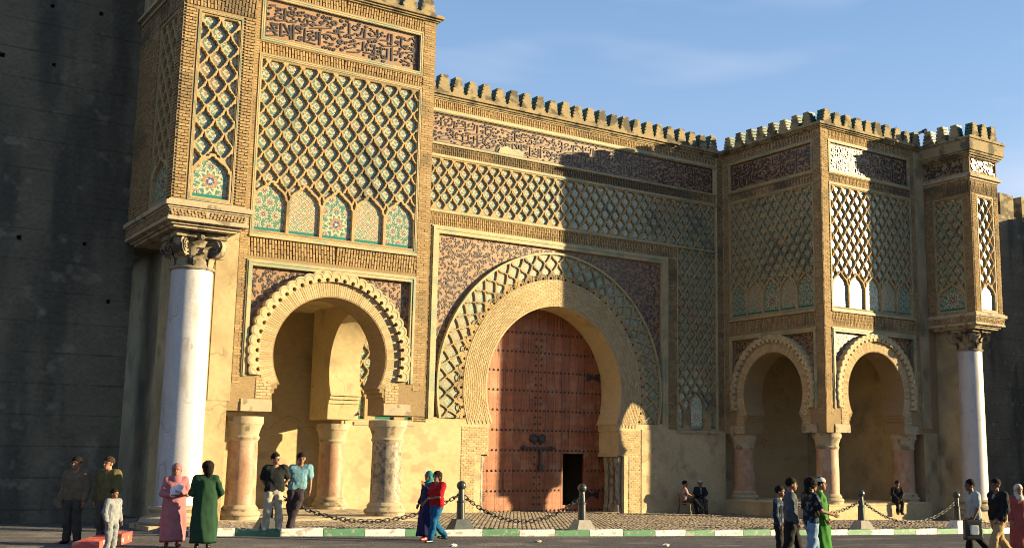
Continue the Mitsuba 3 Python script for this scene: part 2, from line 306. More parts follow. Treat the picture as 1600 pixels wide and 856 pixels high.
def lattice_panel(T_, F_, u0, u1, v0, v1, windows=(), depth=0.12, align=None, keep=300, plate=True):
    """the interlaced clay net over its mosaic cells; T_ is the thing it belongs to"""
    area = rect(u0, u1, v0, v1); inner = area.buffer(-0.03, join_style=2)
    a = (u0+u1)/2 if align is None else align
    win = unary_union([w for w, *_ in windows]) if windows else Polygon()
    wb = win.buffer(0.075, join_style=2) if windows else win
    holes, cells, parts_ = [], [], []
    nu, nv = int((u1-u0)/PU)+3, int((v1-v0)/PV*2)+3
    below = min([w.bounds[1] for w, *_ in windows]) if windows else v0
    for j in range(-1, nv):
        cv = v1-0.10-j*PV/2
        for i in range(-nu, nu+1):
            cu = a+(i+(0.5 if j % 2 else 0))*PU
            if not (u0-PU < cu < u1+PU) or cv < v0-PV: continue
            q = cell(cu, cv)
            if q.within(inner) and not (windows and q.intersects(wb)): holes.append(q); cells.append((cu, cv)); continue
            q = q.intersection(inner)
            if windows: q = q.difference(wb)
            for g in polys(q.buffer(-0.012).buffer(0.012)):
                if g.area > 0.012: holes.append(g); parts_.append((g, cu, cv))
    if windows:                      # nothing but the windows below their springing
        sp = max(w[1] for w in windows)
        holes = [h for h in holes if h.centroid.y > sp]; cells = [c for c in cells if c[1] > sp]; parts_ = [c for c in parts_ if c[0].centroid.y > sp]
    net = area.difference(unary_union(holes+([win] if windows else [])))
    ms = [prism(net, -depth, -0.008), prism(net.buffer(-0.010), -0.009, 0.004)]
    part(T_, 'lattice', F_(cat(ms)), 'lattice_clay')
    for cu, cv in cells:
        if NEXT.get(T_+'__lattice_tile', 0) < keep: part(T_, 'lattice_tile', placed(full_cell(), F_.at(cu, cv, -depth+0.035)), None)
        else: parts_.append((cell(cu, cv), cu, cv))
    rest, ruv = [], []
    for g, cu, cv in parts_:
        m, uv = uv_plate(g.buffer(0.012, join_style=2), -depth, -depth+0.034, cu, cv); rest.append(m); ruv.append(uv)
    if rest: part(T_, 'lattice_tile_edging', F_(cat(rest)), 'zellige', stuff=True, uv=np.vstack(ruv))
    for k, (w, sp, kind) in enumerate(windows):
        b = w.bounds; m, uv = uv_plate(w.buffer(0.012, join_style=2), -depth, -depth+0.034, (b[0]+b[2])/2, b[1])
        uv = uv+(10*kind, 0)
        part(T_, 'mosaic_niche', F_(m), 'mosaic', uv=uv)
def spiral(cx, cy, r, a0, sgn, turns=1.3, n=11):
    t = np.linspace(0, 1, n); rr = r*(1-0.70*t); th = a0+sgn*t*turns*2*math.pi
    return LineString(np.stack([cx+rr*np.cos(th), cy+rr*np.sin(th)], -1))
def arabesque(T_, F_, g, w0, pitch=0.21, seed=1, proud=0.022, width=0.015):
    """carved scrollwork: curls, hooked stems and small leaves spread over the field"""
    r_ = np.random.default_rng(seed); b = g.bounds; lines = []; row = 0
    y = b[1]+pitch*0.4
    while y < b[3]:
        x = b[0]+pitch*(0.4 if row % 2 else 0.9)
        while x < b[2]:
            cx, cy = x+r_.uniform(-.3, .3)*pitch, y+r_.uniform(-.3, .3)*pitch
            if g.contains(Point(cx, cy)):
                a = r_.uniform(0, 6.28); s = 1 if r_.random() < .5 else -1; R = pitch*r_.uniform(.30, .50); wd = width*r_.uniform(.8, 1.3)
                c0 = np.array([cx+R*math.cos(a), cy+R*math.sin(a)])
                if r_.random() < .62: lines.append(spiral(cx, cy, R, a, s, r_.uniform(.6, 1.0), 9).buffer(wd, quad_segs=1))
                for _ in range(2):
                    q = r_.uniform(0, 6.28); L = pitch*r_.uniform(.35, .75); d = np.array([math.cos(q), math.sin(q)]); e = np.array([-d[1], d[0]])*r_.choice([-1, 1])
                    lines.append(LineString([c0, c0+d*L*.4+e*L*.22, c0+d*L*.8+e*L*.16, c0+d*L-e*L*.05]).buffer(wd*.85, quad_segs=1))
                if r_.random() < .25: lines.append(aff.rotate(aff.scale(Point(c0).buffer(1, quad_segs=2), pitch*.15, pitch*.075), math.degrees(a)+90, origin='center'))
            x += pitch
        y += pitch*0.86; row += 1
    u = unary_union(lines).intersection(g).simplify(0.004)
    part(T_, 'arabesque_scroll', F_(prism(u, w0-0.01, w0+proud)), 'ink_glaze', stuff=True)
STROKES = "132,794 132,478|147,663 155,632 176,625 189,678 187,763 178,802 166,763 170,702 189,709|44,802 73,817|80,771 115,763 107,717|78,586 84,632 109,648 119,594 82,548 71,486 80,432 101,440 132,478 140,509 149,463 168,471 172,525 178,478 195,494 205,563|109,532|208,702|226,717|185,586|268,709 277,778 260,794 249,740 260,717|218,632 224,563 241,555 254,671|210,425 228,409 260,471 270,555 266,648|235,486|252,509|283,625 296,648 308,594 298,509 285,540 298,578 319,555 348,586 361,655 350,702 340,648 356,625|289,786 293,709 312,694 321,763 306,778 300,725|285,440 335,494 371,525 407,571 411,632 384,609|409,717 417,778 430,794 442,763 438,694 421,671 415,709 428,740|54,332 96,340 90,294 57,294 73,194 92,155|113,371 115,48|130,378 164,148|164,378 172,25|185,417 187,40|128,55 143,117 164,109|207,417 201,340 229,286 228,240 191,209|214,371|233,363|136,178|90,240|208,25 233,40 239,94 235,148 222,148 218,86 235,94|254,394 254,48 283,48 319,32|272,340 296,378 304,325|294,286 279,286 273,225 293,209 293,140 314,132 325,171 323,371|342,386 344,55|359,348 380,378 405,363 426,263|373,332 371,271|390,448 449,463 444,571 430,532 438,478|457,540 461,440|453,248 461,302 474,317 484,263 474,209 459,202 467,263|50,202 94,40 34,-29|40,102 84,163|346,455|310,255|520,817 522,555|541,725 553,802 572,802 577,740 564,678 549,694|509,509 547,525 564,594|593,586 606,725 597,648|621,778 618,532|566,471 614,494 704,594 700,840|683,748 692,663 663,617|673,771|606,763|732,794|751,717|721,763 730,694 704,617|774,809 767,594 723,578|793,809 793,525|715,471 744,425 803,478 836,525 839,648 828,663 818,609 836,586|857,809 857,548 887,478 901,602 880,586 878,525|902,409 939,448 946,540 931,563 927,494 945,502|883,740 908,748 918,832|526,225 558,294 564,209 522,132|614,402 612,171|639,386 629,263|518,32 585,78 598,140 579,148|618,125 665,125 685,86 686,394|725,386 727,163 704,163|769,371 767,86 738,78 732,132 746,163 751,109|795,417 797,78|818,363 847,386 834,263 815,263|859,340 855,225|906,286 916,363 935,371 941,309 925,240 912,255|874,163 895,125 916,102|897,394|566,302|587,340|706,332|457,240 465,309 480,317 486,255 472,186 463,217|486,540 467,540 459,478"
def letters():
    L = []
    for s in STROKES.split('|'):
        P = [tuple(float(c)/1000 for c in q.split(',')) for q in s.split()]
        L.append(P)
    return L
def inscription(T_, F_, u0, u1, v0, v1, depth=0.10, copies=1, seed=0):
    g = rect(u0, u1, v0, v1); part(T_, 'inscription_ground', F_(prism(g, -depth-0.02, -depth)), 'terracotta')
    W, H = (u1-u0)/copies, v1-v0; shapes = []; k_ = 1.0 if copies == 1 else 0.85
    rr = np.random.default_rng(seed+5)
    for c in range(copies):
        for P in letters():
            Q = [(u0+c*W+(0.02+(x-0.034)*1.045)*W, v0+H*(0.10+0.93*y)) for x, y in P]
            if len(Q) == 1: shapes.append(aff.rotate(Point(Q[0]).buffer(H*0.033, quad_segs=1), 45)); continue
            shapes.append(LineString(Q).buffer(H*(0.021 if len(Q) == 2 else 0.0165)*k_, quad_segs=2))
    done = unary_union(shapes)                     # small curls and leaves in what is left free
    from shapely.prepared import prep
    taken = prep(done.buffer(H*0.045)); spots = []
    for _ in range(int(900*copies*W/5)):
        x, y = rr.uniform(u0+.05*H, u1-.05*H), rr.uniform(v0+.09*H, v1-.09*H)
        if taken.contains(Point(x, y)) or any((x-a)**2+(y-b)**2 < (H*.085)**2 for a, b in spots): continue
        spots.append((x, y)); shapes.append(spiral(x, y, H*rr.uniform(.035, .055), rr.uniform(0, 6), 1 if rr.random() < .5 else -1, rr.uniform(.6, 1.1), 8).buffer(H*0.011, quad_segs=1))
    shapes.append(frame_ring(u0, u1, v0, v1, H*0.045))
    part(T_, 'inscription_lettering', F_(prism(unary_union(shapes).intersection(g).simplify(0.003), -depth, -depth+0.03)), 'ink_glaze', stuff=True)
def bricks(T_, F_, B, name='brickwork', bsdf='brick', shear=None):
    m, uv = boxes(B, shear); part(T_, name, F_(m), bsdf, stuff=True, uv=uv)
def moulding(T_, F_, u0, u1, v0, v1, t, w0=-0.12, w1=0.03):
    g = frame_ring(u0, u1, v0, v1, t)
    m = [prism(g, w0, w1-0.02), prism(frame_ring(u0+t*.12, u1-t*.12, v0+t*.12, v1-t*.12, t*.3), w1-0.021, w1), prism(frame_ring(u0+t*.6, u1-t*.6, v0+t*.6, v1-t*.6, t*.3), w1-0.021, w1-0.004)]
    part(T_, 'moulding', F_(cat(m)), 'glazed_moulding')
def lathe(profile, n=28, squash=None):
    m = trimesh.creation.revolve(np.array(profile, float), sections=n); return m
def merlon_poly(w=0.56, top=0.27, h=0.72, steps=5):
    R = []; L = []
    for k in range(steps):
        a = w/2+(top/2-w/2)*k/(steps-1); z0, z1 = h*k/steps, h*(k+1)/steps
        tip = a; R += [(tip-0.055, z0), (tip, z0+0.035), (tip, z1-0.01)]
    return Polygon(R+[(-x, y) for x, y in R[::-1]])
MER = {}
def merlons(T_, F_, u0, u1, v, pitch=0.62, depth=0.42, w=0.50, h=0.70, w_out=0.06):
    key = (round(w, 3), round(h, 3), depth)
    if key not in MER:
        g = merlon_poly(w*1.07, w*0.60, h)
        MER[key] = (mikit.ply(prism(g, -depth, -0.07), 'green_glaze'), mikit.ply(prism(g, -0.07, 0.0), 'parapet_stone'))
    n = max(1, int(round((u1-u0)/pitch))); p = (u1-u0)/n
    for k in range(n):
        M = F_.at(u0+(k+.5)*p+rng.uniform(-.012, .012), v-.01, w_out+rng.uniform(-.012, .012)) @ trimesh.transformations.rotation_matrix(rng.uniform(-.035, .035), (0, 1, 0)) @ np.diag([rng.uniform(.93, 1.05), rng.uniform(.90, 1.04), 1, 1])
        q = part(T_, 'merlon', placed(MER[key][0], M), None); part(q, 'stone_face', placed(MER[key][1], M), None)
def ledge(plan, z, steps, core=None):
    """a cornice: the plan polygon grown step by step; each step (height, projection)"""
    ms = []
    for h, pr in steps:
        m = trimesh.creation.extrude_polygon(plan.buffer(pr, join_style=2), h, engine='earcut'); m.apply_translation((0, 0, z)); ms.append(m); z += h
    return cat(ms)

# ------------------------------------------------------------------ the square: ground, pavement, kerb
def tilt(m):
    v = m.vertices.copy(); v[:, 2] += GS*v[:, 0]; m = m.copy(); m.vertices = v; return m
g = trimesh.creation.box((900, 900, 0.4)); g.apply_translation((0, 0, -0.2))
structure('road', tilt(g), 'asphalt')
KERB = np.array([(-30, -9.2), (-17.2, -10.5), (-12.6, -11.25), (-5.3, -12.45), (1.9, -13.1), (8.1, -13.4), (14.5, -13.5), (22, -13.3), (45, -12.5)])
pv = Polygon([(x, y+0.16) for x, y in KERB[1:]]+[(45, 3), (-17.2, 3)])
m = trimesh.creation.extrude_polygon(pv, 0.4, engine='earcut'); m.apply_translation((0, 0, -0.29))
structure('pavement', tilt(m), 'paving_bed')
B = []; P = 0.155
bb = pv.buffer(-0.08)
xs = np.arange(-17, 26, P); ys = np.arange(-13.6, 1.3, P*0.8)
for j, y in enumerate(ys):
    for x in xs+(P/2 if j % 2 else 0): B.append((x, y))
B = np.array(B); ok = shapely.contains_xy(bb, B[:, 0], B[:, 1]); B = B[ok]
B = B+rng.uniform(-.012, .012, B.shape); n = len(B)
hw, hd = P*rng.uniform(.40, .46, n), P*0.8*rng.uniform(.38, .45, n)
m, uv = boxes(np.stack([B[:, 0]-hw, B[:, 0]+hw, B[:, 1]-hd, B[:, 1]+hd, np.full(n, 0.09), 0.128+rng.uniform(-.012, .012, n)], -1), inset=0.02)
part('pavement', 'cobble', tilt(m), 'cobble_stone', stuff=True, uv=uv)
labels['kerb'] = {'kind': 'structure'}
def kerb_run(key, pts, L, mats, first=0, h=0.17, wd=0.16):
    d = np.concatenate([[0], np.cumsum(np.hypot(*np.diff(pts, axis=0).T))]); n = int(d[-1]/L)
    for k in range(n):
        s0, s1 = k*L+0.008, (k+1)*L-0.008
        a = np.array([np.interp(s0, d, pts[:, i]) for i in (0, 1)]); b = np.array([np.interp(s1, d, pts[:, i]) for i in (0, 1)])
        t = (b-a)/np.linalg.norm(b-a); nn = np.array([-t[1], t[0]])
        hh = h+rng.uniform(-.012, .012); c = 0.03
        prof = Polygon([(0, -0.2), (wd, -0.2), (wd, hh), (c, hh), (c*.3, hh-c*.3), (0, hh-c)])
        m = trimesh.creation.extrude_polygon(prof, np.linalg.norm(b-a), engine='earcut')
        M = np.eye(4); M[:3, 0] = (*nn, 0); M[:3, 1] = (0, 0, 1); M[:3, 2] = (*t, 0); M[:3, 3] = (a[0], a[1], gz((a[0]+b[0])/2)+rng.uniform(-.006, .006))
        m.apply_transform(M); m.fix_normals()
        part(key, 'stone', m, mats[(k+first) % len(mats)])
kerb_run('kerb', KERB[1:-1], 1.03, ['kerb_white', 'kerb_green'])

bs('house_plaster', proc(lambda p, n, uv: mix((0.30, 0.22, 0.14), (0.40, 0.31, 0.20), fbm(p.x*0.6, p.y*0.6, p.z*0.6, 4))), 0.9, 0.2)
for i, (s, ln, ht, dep) in enumerate(((16, 16, 15, 14), (32.5, 13, 18, 15), (46, 18, 13.5, 14), (64.5, 15, 17, 15))):
    hk = thing('town_house', ['ochre town house nearest the gate across the square', 'tall ochre town house in the row across the square', 'low wide town house in the row across the square', 'last ochre town house of the row across the square'][i], 'house', 'houses across the square')
    ux, uy = 8.86/10.7, -6.0/10.7; o = np.array([-9+ux*s+uy*0.5, -26.0+uy*s-ux*0.5])
    HF = Face((o[0]+ux*ln, o[1]+uy*ln, -3), (-ux, -uy, 0), (-uy, ux, 0)); HF.M[:3, 2] = (-uy, ux, 0)
    wn = [rect(1.2+k*2.6, 2.3+k*2.6, z, z+1.6) for k in range(int((ln-1.5)/2.6)) for z in np.arange(5.5, ht-1, 3.4)]
    part(hk, 'wall', HF(wall_mesh(rect(0, ln, 0, ht), None, [(w, .25) for w in wn], dep)), 'house_plaster')
    part(hk, 'roof_edge', HF(prism(rect(-.1, ln+.1, ht, ht+.5), -dep-.1, .12)), 'parapet_stone')
    for w in wn: part(hk, 'window', HF(prism(w, -.26, -.22)), 'door_wood', uv=None)

# ------------------------------------------------------------------ the central gate wall
A = 9.027
mg = thing('gate_wall', 'tall tiled wall between the two towers, with the great horseshoe arch and red doors', 'gate')
FM = Face((0, 0, 0), (1, 0, 0), (0, -1, 0))
E_, ZC = 0.15, 4.92
def arch_pt(s, R, phb):
    """s from -1 (left foot) through 0 (apex) to 1 (right foot) on the pointed horseshoe of radius R"""
    s = np.asarray(s, float); R = np.asarray(R, float)
    ph = np.arccos(E_/(R+E_)); ph = ph+(math.radians(phb)-ph)*np.abs(s)
    return np.sign(s+1e-12)*(-E_+(R+E_)*np.cos(ph)), ZC+(R+E_)*np.sin(ph)
def arch_poly(R, phb, base=None):
    x, z = arch_pt(np.linspace(-1, 1, 97), R, phb); pts = list(zip(x, z))
    if base is not None: pts = [(pts[0][0], base)]+pts+[(pts[-1][0], base)]
    return Polygon(pts)
intr = arch_poly(3.2, -24)
opening = unary_union([intr, rect(-3.02, 3.02, 3.4, 3.62), rect(-3.08, 3.08, 2.33, 3.42), rect(-3.40, 3.40, -2, 2.35)])
soff = 1.35
outer_tile = arch_poly(5.34, -17, 3.0); outer_tile = outer_tile.intersection(rect(-9, 9, 3.66, 12))
inner_tile = arch_poly(4.27, -19, 3.0).intersection(rect(-9, 9, 2.9, 12))
spand = rect(-5.44, 5.42, 3.70, 10.60).difference(outer_tile)
tile_ring = outer_tile.difference(inner_tile)
jl, jr = rect(-4.27, -3.62, -0.6, 3.45), rect(3.62, 4.27, -0.6, 3.45)
ins = rect(-8.42, 8.42, 14.12, 15.28)
lat = unary_union([rect(-8.5, 8.5, 11.50, 13.52), rect(6.30, 8.5, 3.46, 13.52), rect(-8.5, -6.30, 3.46, 13.52)])
outline = rect(-A, A, -1.5, 15.95)
bands = [rect(-8.55, 8.55, 15.46, 15.78), rect(-8.55, 8.55, 13.66, 14.02), rect(-6.28, 6.28, 10.90, 11.38), rect(5.76, 6.27, 3.46, 10.88), rect(-6.27, -5.76, 3.46, 10.88), rect(8.62, 9.0, 3.46, 15.78)]
rec = [(spand, 0.14), (ins, 0.12), (lat, 0.23), (tile_ring, 0.17)]+[(b, 0.08) for b in bands]
part(mg, 'wall', FM(wall_mesh(outline, opening, rec, soff)), 'plaster')
# plinth strips of plain plaster, a little proud, under the carved zone
part(mg, 'plinth', FM(cat([prism(rect(4.29, 5.62, -1, 3.44), -0.01, 0.03), prism(rect(-8.9, -4.29, -1, 3.50), -0.01, 0.03)])), 'plaster')
BB = course_rows(5.76, 6.27, 3.46, 10.88)+course_rows(-6.27, -5.76, 3.46, 10.88)+course_rows(8.62, 9.0, 3.46, 15.78)
bricks(mg, FM, BB)
for q, nm in ((bands[0], 'brick'), (bands[1], 'brick_stained'), (bands[2], 'brick')):
    b = q.bounds; Bk, S = soldier_rows(b[0], b[2], b[1], b[3]); bricks(mg, FM, Bk, 'brick_band', nm, S)
# spandrel, framed
part(mg, 'spandrel_ground', FM(prism(spand.buffer(0.01), -0.16, -0.135)), 'terracotta')
arabesque(mg, FM, spand.buffer(-0.03), -0.135, 0.155, 11, 0.014, 0.0112)
fr = rect(-5.74, 5.72, 3.64, 10.88).difference(rect(-5.46, 5.44, 3.0, 10.60))
fr2 = rect(-5.70, 5.68, 3.64, 10.84).difference(rect(-5.60, 5.58, 3.0, 10.74))
part(mg, 'moulding', FM(cat([prism(fr, -0.02, 0.03), prism(fr2, 0.029, 0.06)])), 'glazed_moulding')
for z0, z1 in ((15.30, 15.44), (14.03, 14.10), (13.54, 13.64), (11.40, 11.48)):
    part(mg, 'string_course', FM(cat([prism(rect(-8.56, 8.56, z0, z1), -0.02, 0.035), prism(rect(-8.56, 8.56, z0+.02, z0+(z1-z0)*.5), 0.034, 0.05)])), 'glazed_moulding')
inscription(mg, FM, -8.42, 8.42, 14.12, 15.28, 0.10, 3, 2)
part(mg, 'repair_patch', FM(prism(Polygon([(-2.9, 14.16), (-1.75, 14.16), (-1.72, 14.34), (-1.95, 14.46), (-2.25, 14.40), (-2.5, 14.50), (-2.82, 14.38)]), -0.11, -0.062)), 'glazed_moulding', label='pale green repair patch in the inscription')
wins = [(cusped_window(7.40, 3.56, 0.74, 1.05, 1.52), 4.61, 2), (cusped_window(6.30, 3.56, 0.62, 0.75, 1.15).intersection(rect(6.33, 8, 3, 6)), 4.31, 0), (cusped_window(8.50, 3.56, 0.62, 0.75, 1.15).intersection(rect(7, 8.47, 3, 6)), 4.31, 0)]
wins += [(aff.scale(w_, -1, 1, origin=(0, 0)), s_, k_) for w_, s_, k_ in wins]
def lattice_area(T_, F_, area, windows, align, top, keep=300, depth=0.12):
    """lattice_panel for an area of any outline"""
    inner = area.buffer(-0.03, join_style=2); win = unary_union([w for w, *_ in windows]); wb = win.buffer(0.075, join_style=2)
    u0, v0, u1, v1 = area.bounds; holes, full, cut = [], [], []
    sp = max(w[1] for w in windows)
    for j in range(-1, int((top-v0)/PV*2)+3):
        cv = top-0.10-j*PV/2
        if cv < sp-0.3: break
        for i in range(-60, 61):
            cu = align+(i+(0.5 if j % 2 else 0))*PU
            q = cell(cu, cv)
            if not q.intersects(inner): continue
            if q.within(inner) and not q.intersects(wb): holes.append(q); full.append((cu, cv)); continue
            for gq in polys(q.intersection(inner).difference(wb).buffer(-0.012).buffer(0.012)):
                if gq.area > 0.012 and gq.centroid.y > sp-0.25: holes.append(gq); cut.append((gq, cu, cv))
    net = area.difference(unary_union(holes+[win]))
    part(T_, 'lattice', F_(cat([prism(net, -depth, -0.008), prism(net.buffer(-0.010), -0.009, 0.004)])), 'lattice_clay')
    full.sort(key=lambda c: -c[0])                 # those hidden behind the near tower come last
    for k, (cu, cv) in enumerate(full):
        if k < keep: part(T_, 'lattice_tile', placed(full_cell(), F_.at(cu, cv, -depth+0.035)), None)
        else: cut.append((cell(cu, cv), cu, cv))
    rest = [uv_plate(q.buffer(0.012, join_style=2), -depth, -depth+0.034, cu, cv) for q, cu, cv in cut]
    part(T_, 'lattice_tile_edging', F_(cat([a for a, _ in rest])), 'zellige', stuff=True, uv=np.vstack([b for _, b in rest]))
    for w, sp_, kind in windows:
        b = w.bounds; mm, uv = uv_plate(w.buffer(0.012, join_style=2), -depth, -depth+0.034, (b[0]+b[2])/2, b[1]); part(T_, 'mosaic_niche', F_(mm), 'mosaic', uv=uv+(10*kind, 0))
lattice_area(mg, FM, lat, wins, 0.05, 13.52, 290)
for s in (1, -1): part(mg, 'sill', FM(prism(rect(*sorted((s*6.22, s*8.58)), 3.34, 3.46), -0.02, 0.07)), 'stone')
# ring of interlaced tile work round the arch
S_LEN = 17.4; NC = 30; pu = S_LEN/NC; half = S_LEN/2
def ring_map(q, phb=-17.5):
    q = shapely.segmentize(q, 0.06)
    def f(c):
        c = np.asarray(c); x, z = arch_pt(c[:, 0]/half, c[:, 1], phb); return np.stack([x, z], -1)
    return shapely.transform(q, f)
holes, plates = [], []
for j, (R, off, sc) in enumerate(((4.62, 0.0, .92), (4.95, 0.5, 1.0), (5.26, 0.0, .9))):
    for i in range(NC+1):
        cu = -half+(i+off)*pu
        q = Polygon(HOLE*(pu/2*0.86*sc, 0.325*sc)+(cu, R)).intersection(sbox(-half+.04, 4.40, half-.04, 5.29))
        for gq in polys(q):
            if gq.area > 0.012: holes.append(gq); plates.append((gq, cu, R))
eye = [Point(-half+(i+.5)*pu/1.5, 4.325).buffer(0.055, quad_segs=3) for i in range(int(NC*1.5))]
net = ring_map(sbox(-half, 4.27, half, 5.33)).difference(unary_union([ring_map(h) for h in holes]+[ring_map(e) for e in eye])).intersection(rect(-6, 6, 3.68, 12))
part(mg, 'arch_lattice', FM(cat([prism(net, -0.12, -0.004), prism(net.buffer(-0.012), -0.005, 0.008)])), 'lattice_clay')
rim = ring_map(sbox(-half, 5.29, half, 5.37)).intersection(rect(-6, 6, 3.68, 12)); part(mg, 'arch_rim', FM(prism(rim, -0.13, 0.05)), 'glazed_moulding')
lobes = unary_union([ring_map(Point(-half+(i+.5)*pu/1.5, 4.34).buffer(0.17, quad_segs=4)) for i in range(int(NC*1.5))]).difference(unary_union([ring_map(Point(-half+(i+.5)*pu/1.5, 4.34).buffer(0.140, quad_segs=4)) for i in range(int(NC*1.5))])).intersection(rect(-6, 6, 3.68, 12)).difference(inner_tile)
part(mg, 'scallop_line', FM(prism(lobes, 0.0, 0.022)), 'lattice_clay')
for gq, cu, R in plates:
    q = ring_map(gq.buffer(0.012, join_style=2)).intersection(rect(-6, 6, 3.70, 12))
    if q.is_empty: continue
    mm = prism(q, -0.165, -0.055); cx, cz = q.centroid.x, q.centroid.y
    part(mg, 'arch_tile', FM(mm), 'worn_zellige', uv=(mm.vertices[:, :2]-(cx, cz))*1.1)
# pale bricks of the arch ring and the jambs
RB_ = []; nb = 13
for k in range(nb):
    r0 = 3.225+k*(4.25-3.225)/nb; r1 = r0+(4.25-3.225)/nb
    off = 0.5 if k % 2 else 0; L = 0.092
    n = int(14.6/L)
    for i in range(n): pass
def ring_bricks():
    """courses run along the arch, bond broken from course to course"""
    V, F_, U = [], [], []; courses = 13; dR = (4.25-3.225)/courses
    for k in range(courses):
        r0, r1 = 3.225+k*dR+0.010, 3.225+(k+1)*dR-0.010
        n = int(13.2/0.21); off = 0.5 if k % 2 else 0.0
        for i in range(n):
            s0, s1 = -1+2*(i+off)/n+0.0012, -1+2*(i+1+off)/n-0.0012
            if s1 > 1: continue
            ss = np.array([s0, s1, s1, s0]); rr = np.array([r0, r0, r1, r1]); phb = -24+5*(k/courses)
            x, z = arch_pt(ss, rr, phb); w = 0.022+rng.uniform(-.006, .004); b = len(V)*8
            V.append(np.vstack([np.stack([x, z, np.full(4, -0.01)], -1), np.stack([x, z, np.full(4, w)], -1)])); U.append(np.repeat(rng.random((1, 2)), 8, 0))
            F_ += [[b+4, b+5, b+6], [b+4, b+6, b+7]]+[[b+i_, b+(i_+1) % 4, b+4+(i_+1) % 4] for i_ in range(4)]+[[b+i_, b+4+(i_+1) % 4, b+4+i_] for i_ in range(4)]
    return trimesh.Trimesh(np.vstack(V), F_, process=False), np.vstack(U)
mm, uv = ring_bricks(); mm.fix_normals(); part(mg, 'arch_brickwork', FM(mm), 'pale_brick', stuff=True, uv=uv)
BJ = []
for s in (-1, 1):
    for (a_, b_, z0, z1) in ((3.64, 4.25, -0.25, 2.35), (3.10, 4.25, 2.37, 3.40)):
        u0, u1 = sorted((s*a_, s*b_)); BJ += course_rows(u0, u1, z0, z1, 0.21, 0.088, 0.022, -0.01, 0.028)
bricks(mg, FM, BJ, 'jamb_brickwork', 'pale_brick')
# moulded imposts on the reveals, and three little columns in each lower reveal
for s in (-1, 1):
    im = [(3.52, 0.02, 0.07), (3.40, 0.0, 0.10), (2.38, 0.0, 0.14)]
    for z, p, h in im: 
        b = trimesh.creation.box((0.08, soff-0.06, h)); b.apply_translation((s*(3.06+p), soff/2+0.01, z)); part(mg, 'impost_moulding', b, 'plaster')
    for y in (0.28, 0.64, 1.0):
        c = lathe([(0, -.3), (.17, -.3), (.17, .35), (.13, .40), (.145, .45), (.125, .52), (.12, 1.75), (.14, 1.80), (.125, 1.86), (.17, 2.12), (.17, 2.34), (0, 2.34)], 16); c.apply_translation((s*3.27, y, 0)); part(mg, 'colonnette', c, 'grey_marble', smooth=35)
# doors: two leaves of upright planks, rows of studs, bolt and knockers, and the open wicket
dy = soff
door = mg+'__door'; labels[door] = {'label': 'tall red-brown double door with rows of black studs and a low wicket standing open'}
for s in (-1, 1):
    for k in range(9):
        x0 = s*(0.012+k*0.385); x1 = s*(0.012+(k+1)*0.385-0.011); u0, u1 = sorted((x0, x1)); segs = [(0.06, 8.5)]
        for z0, z1 in segs:
            pl = rect(u0, u1, z0, z1)
            pl = pl.difference(rect(1.27, 2.33, 0.36, 2.42))
            for q in polys(pl):
                mm = prism(q, -0.10, rng.uniform(-.014, .004)); mm.apply_translation((0, 0, -dy)); mm = FM(mm)
                part(door, 'plank', mm, 'door_wood', uv=np.repeat([[rng.random(), rng.random()]], len(mm.vertices), 0))
sm = trimesh.creation.icosphere(1, 0.045); sm.apply_scale((1, 1, .7)); V = []
for k, z in enumerate((0.16, 0.95, 1.74, 2.54, 3.34, 4.13, 4.92, 5.70, 6.48, 7.26)):
    for x in np.arange(-3.3, 3.35, 0.20):
        if not (1.17 < x < 2.43 and 0.3 < z < 2.5) and abs(x) > 0.04: V.append((x, z))
    if k < 9:
        for f in (0.33, 0.67):
            for x in (-0.13, 0.13): V.append((x, z+f*0.79))
st = []
for x, z in V: c = sm.copy(); c.apply_translation((x, z, -dy+0.008)); st.append(c)
part(door, 'stud', FM(cat(st)), 'iron', stuff=True, smooth=True)
bar = cat([prism(rect(-0.78, 0.82, 2.60, 2.68), 0.02, 0.09), prism(rect(0.08, 0.16, 1.95, 2.62), 0.02, 0.08), prism(rect(0.02, 0.22, 1.72, 1.98), 0.02, 0.13), prism(rect(-.70, -.62, 2.56, 2.72), 0.0, 0.11), prism(rect(.62, .70, 2.56, 2.72), 0.0, 0.11)]); bar.apply_translation((0, 0, -dy)); part(door, 'bolt', FM(bar), 'iron')
for s in (-1, 1):
    k = trimesh.creation.torus(0.15, 0.035, 24, 8); d_ = trimesh.creation.cylinder(0.17, 0.05, sections=20); d_.apply_translation((0, 0, -0.02)); kk = cat([k, d_]); kk.apply_translation((s*0.20, 3.02, -dy+0.05)); part(door, 'knocker', FM(kk), 'iron', smooth=35)
for z in (5.6, 0.75):
    for s in (-1, 1):
        hh = cat([prism(aff.rotate(rect(-0.36, 0.36, -.025, .025), a, origin=(0, 0)), 0.0, 0.02) for a in (-28, -14, 0, 14, 28)]); hh.apply_translation((s*2.75, z, -dy)); part(door, 'strap_hinge', FM(hh), 'iron')
room = trimesh.creation.box((9, 7, 9.4)); room.update_faces(room.triangles_center[:, 1] > -3.4); room.invert(); room.apply_translation((0, 1.50+3.5, 3.9)); part(mg, 'passage', room, 'plaster')
part(mg, 'threshold', (lambda b: (b.apply_translation((0, 1.3, -0.13)), b)[1])(trimesh.creation.box((7.6, 2.4, 0.40))), 'stone')
back = trimesh.creation.box((2*A, 0.6, 6.0)); back.apply_translation((0, soff+0.3, 12.6)); part(mg, 'rear_wall', back, 'parapet_stone')
plan = sbox(-A+0.0, 0.0, A-0.0, 1.9)
part(mg, 'cornice', ledge(plan, 15.82, [(0.07, 0.05), (0.09, 0.11), (0.14, 0.20)]), 'parapet_stone')
merlons(mg, FM, -8.9, 8.7, 16.12, 0.62)

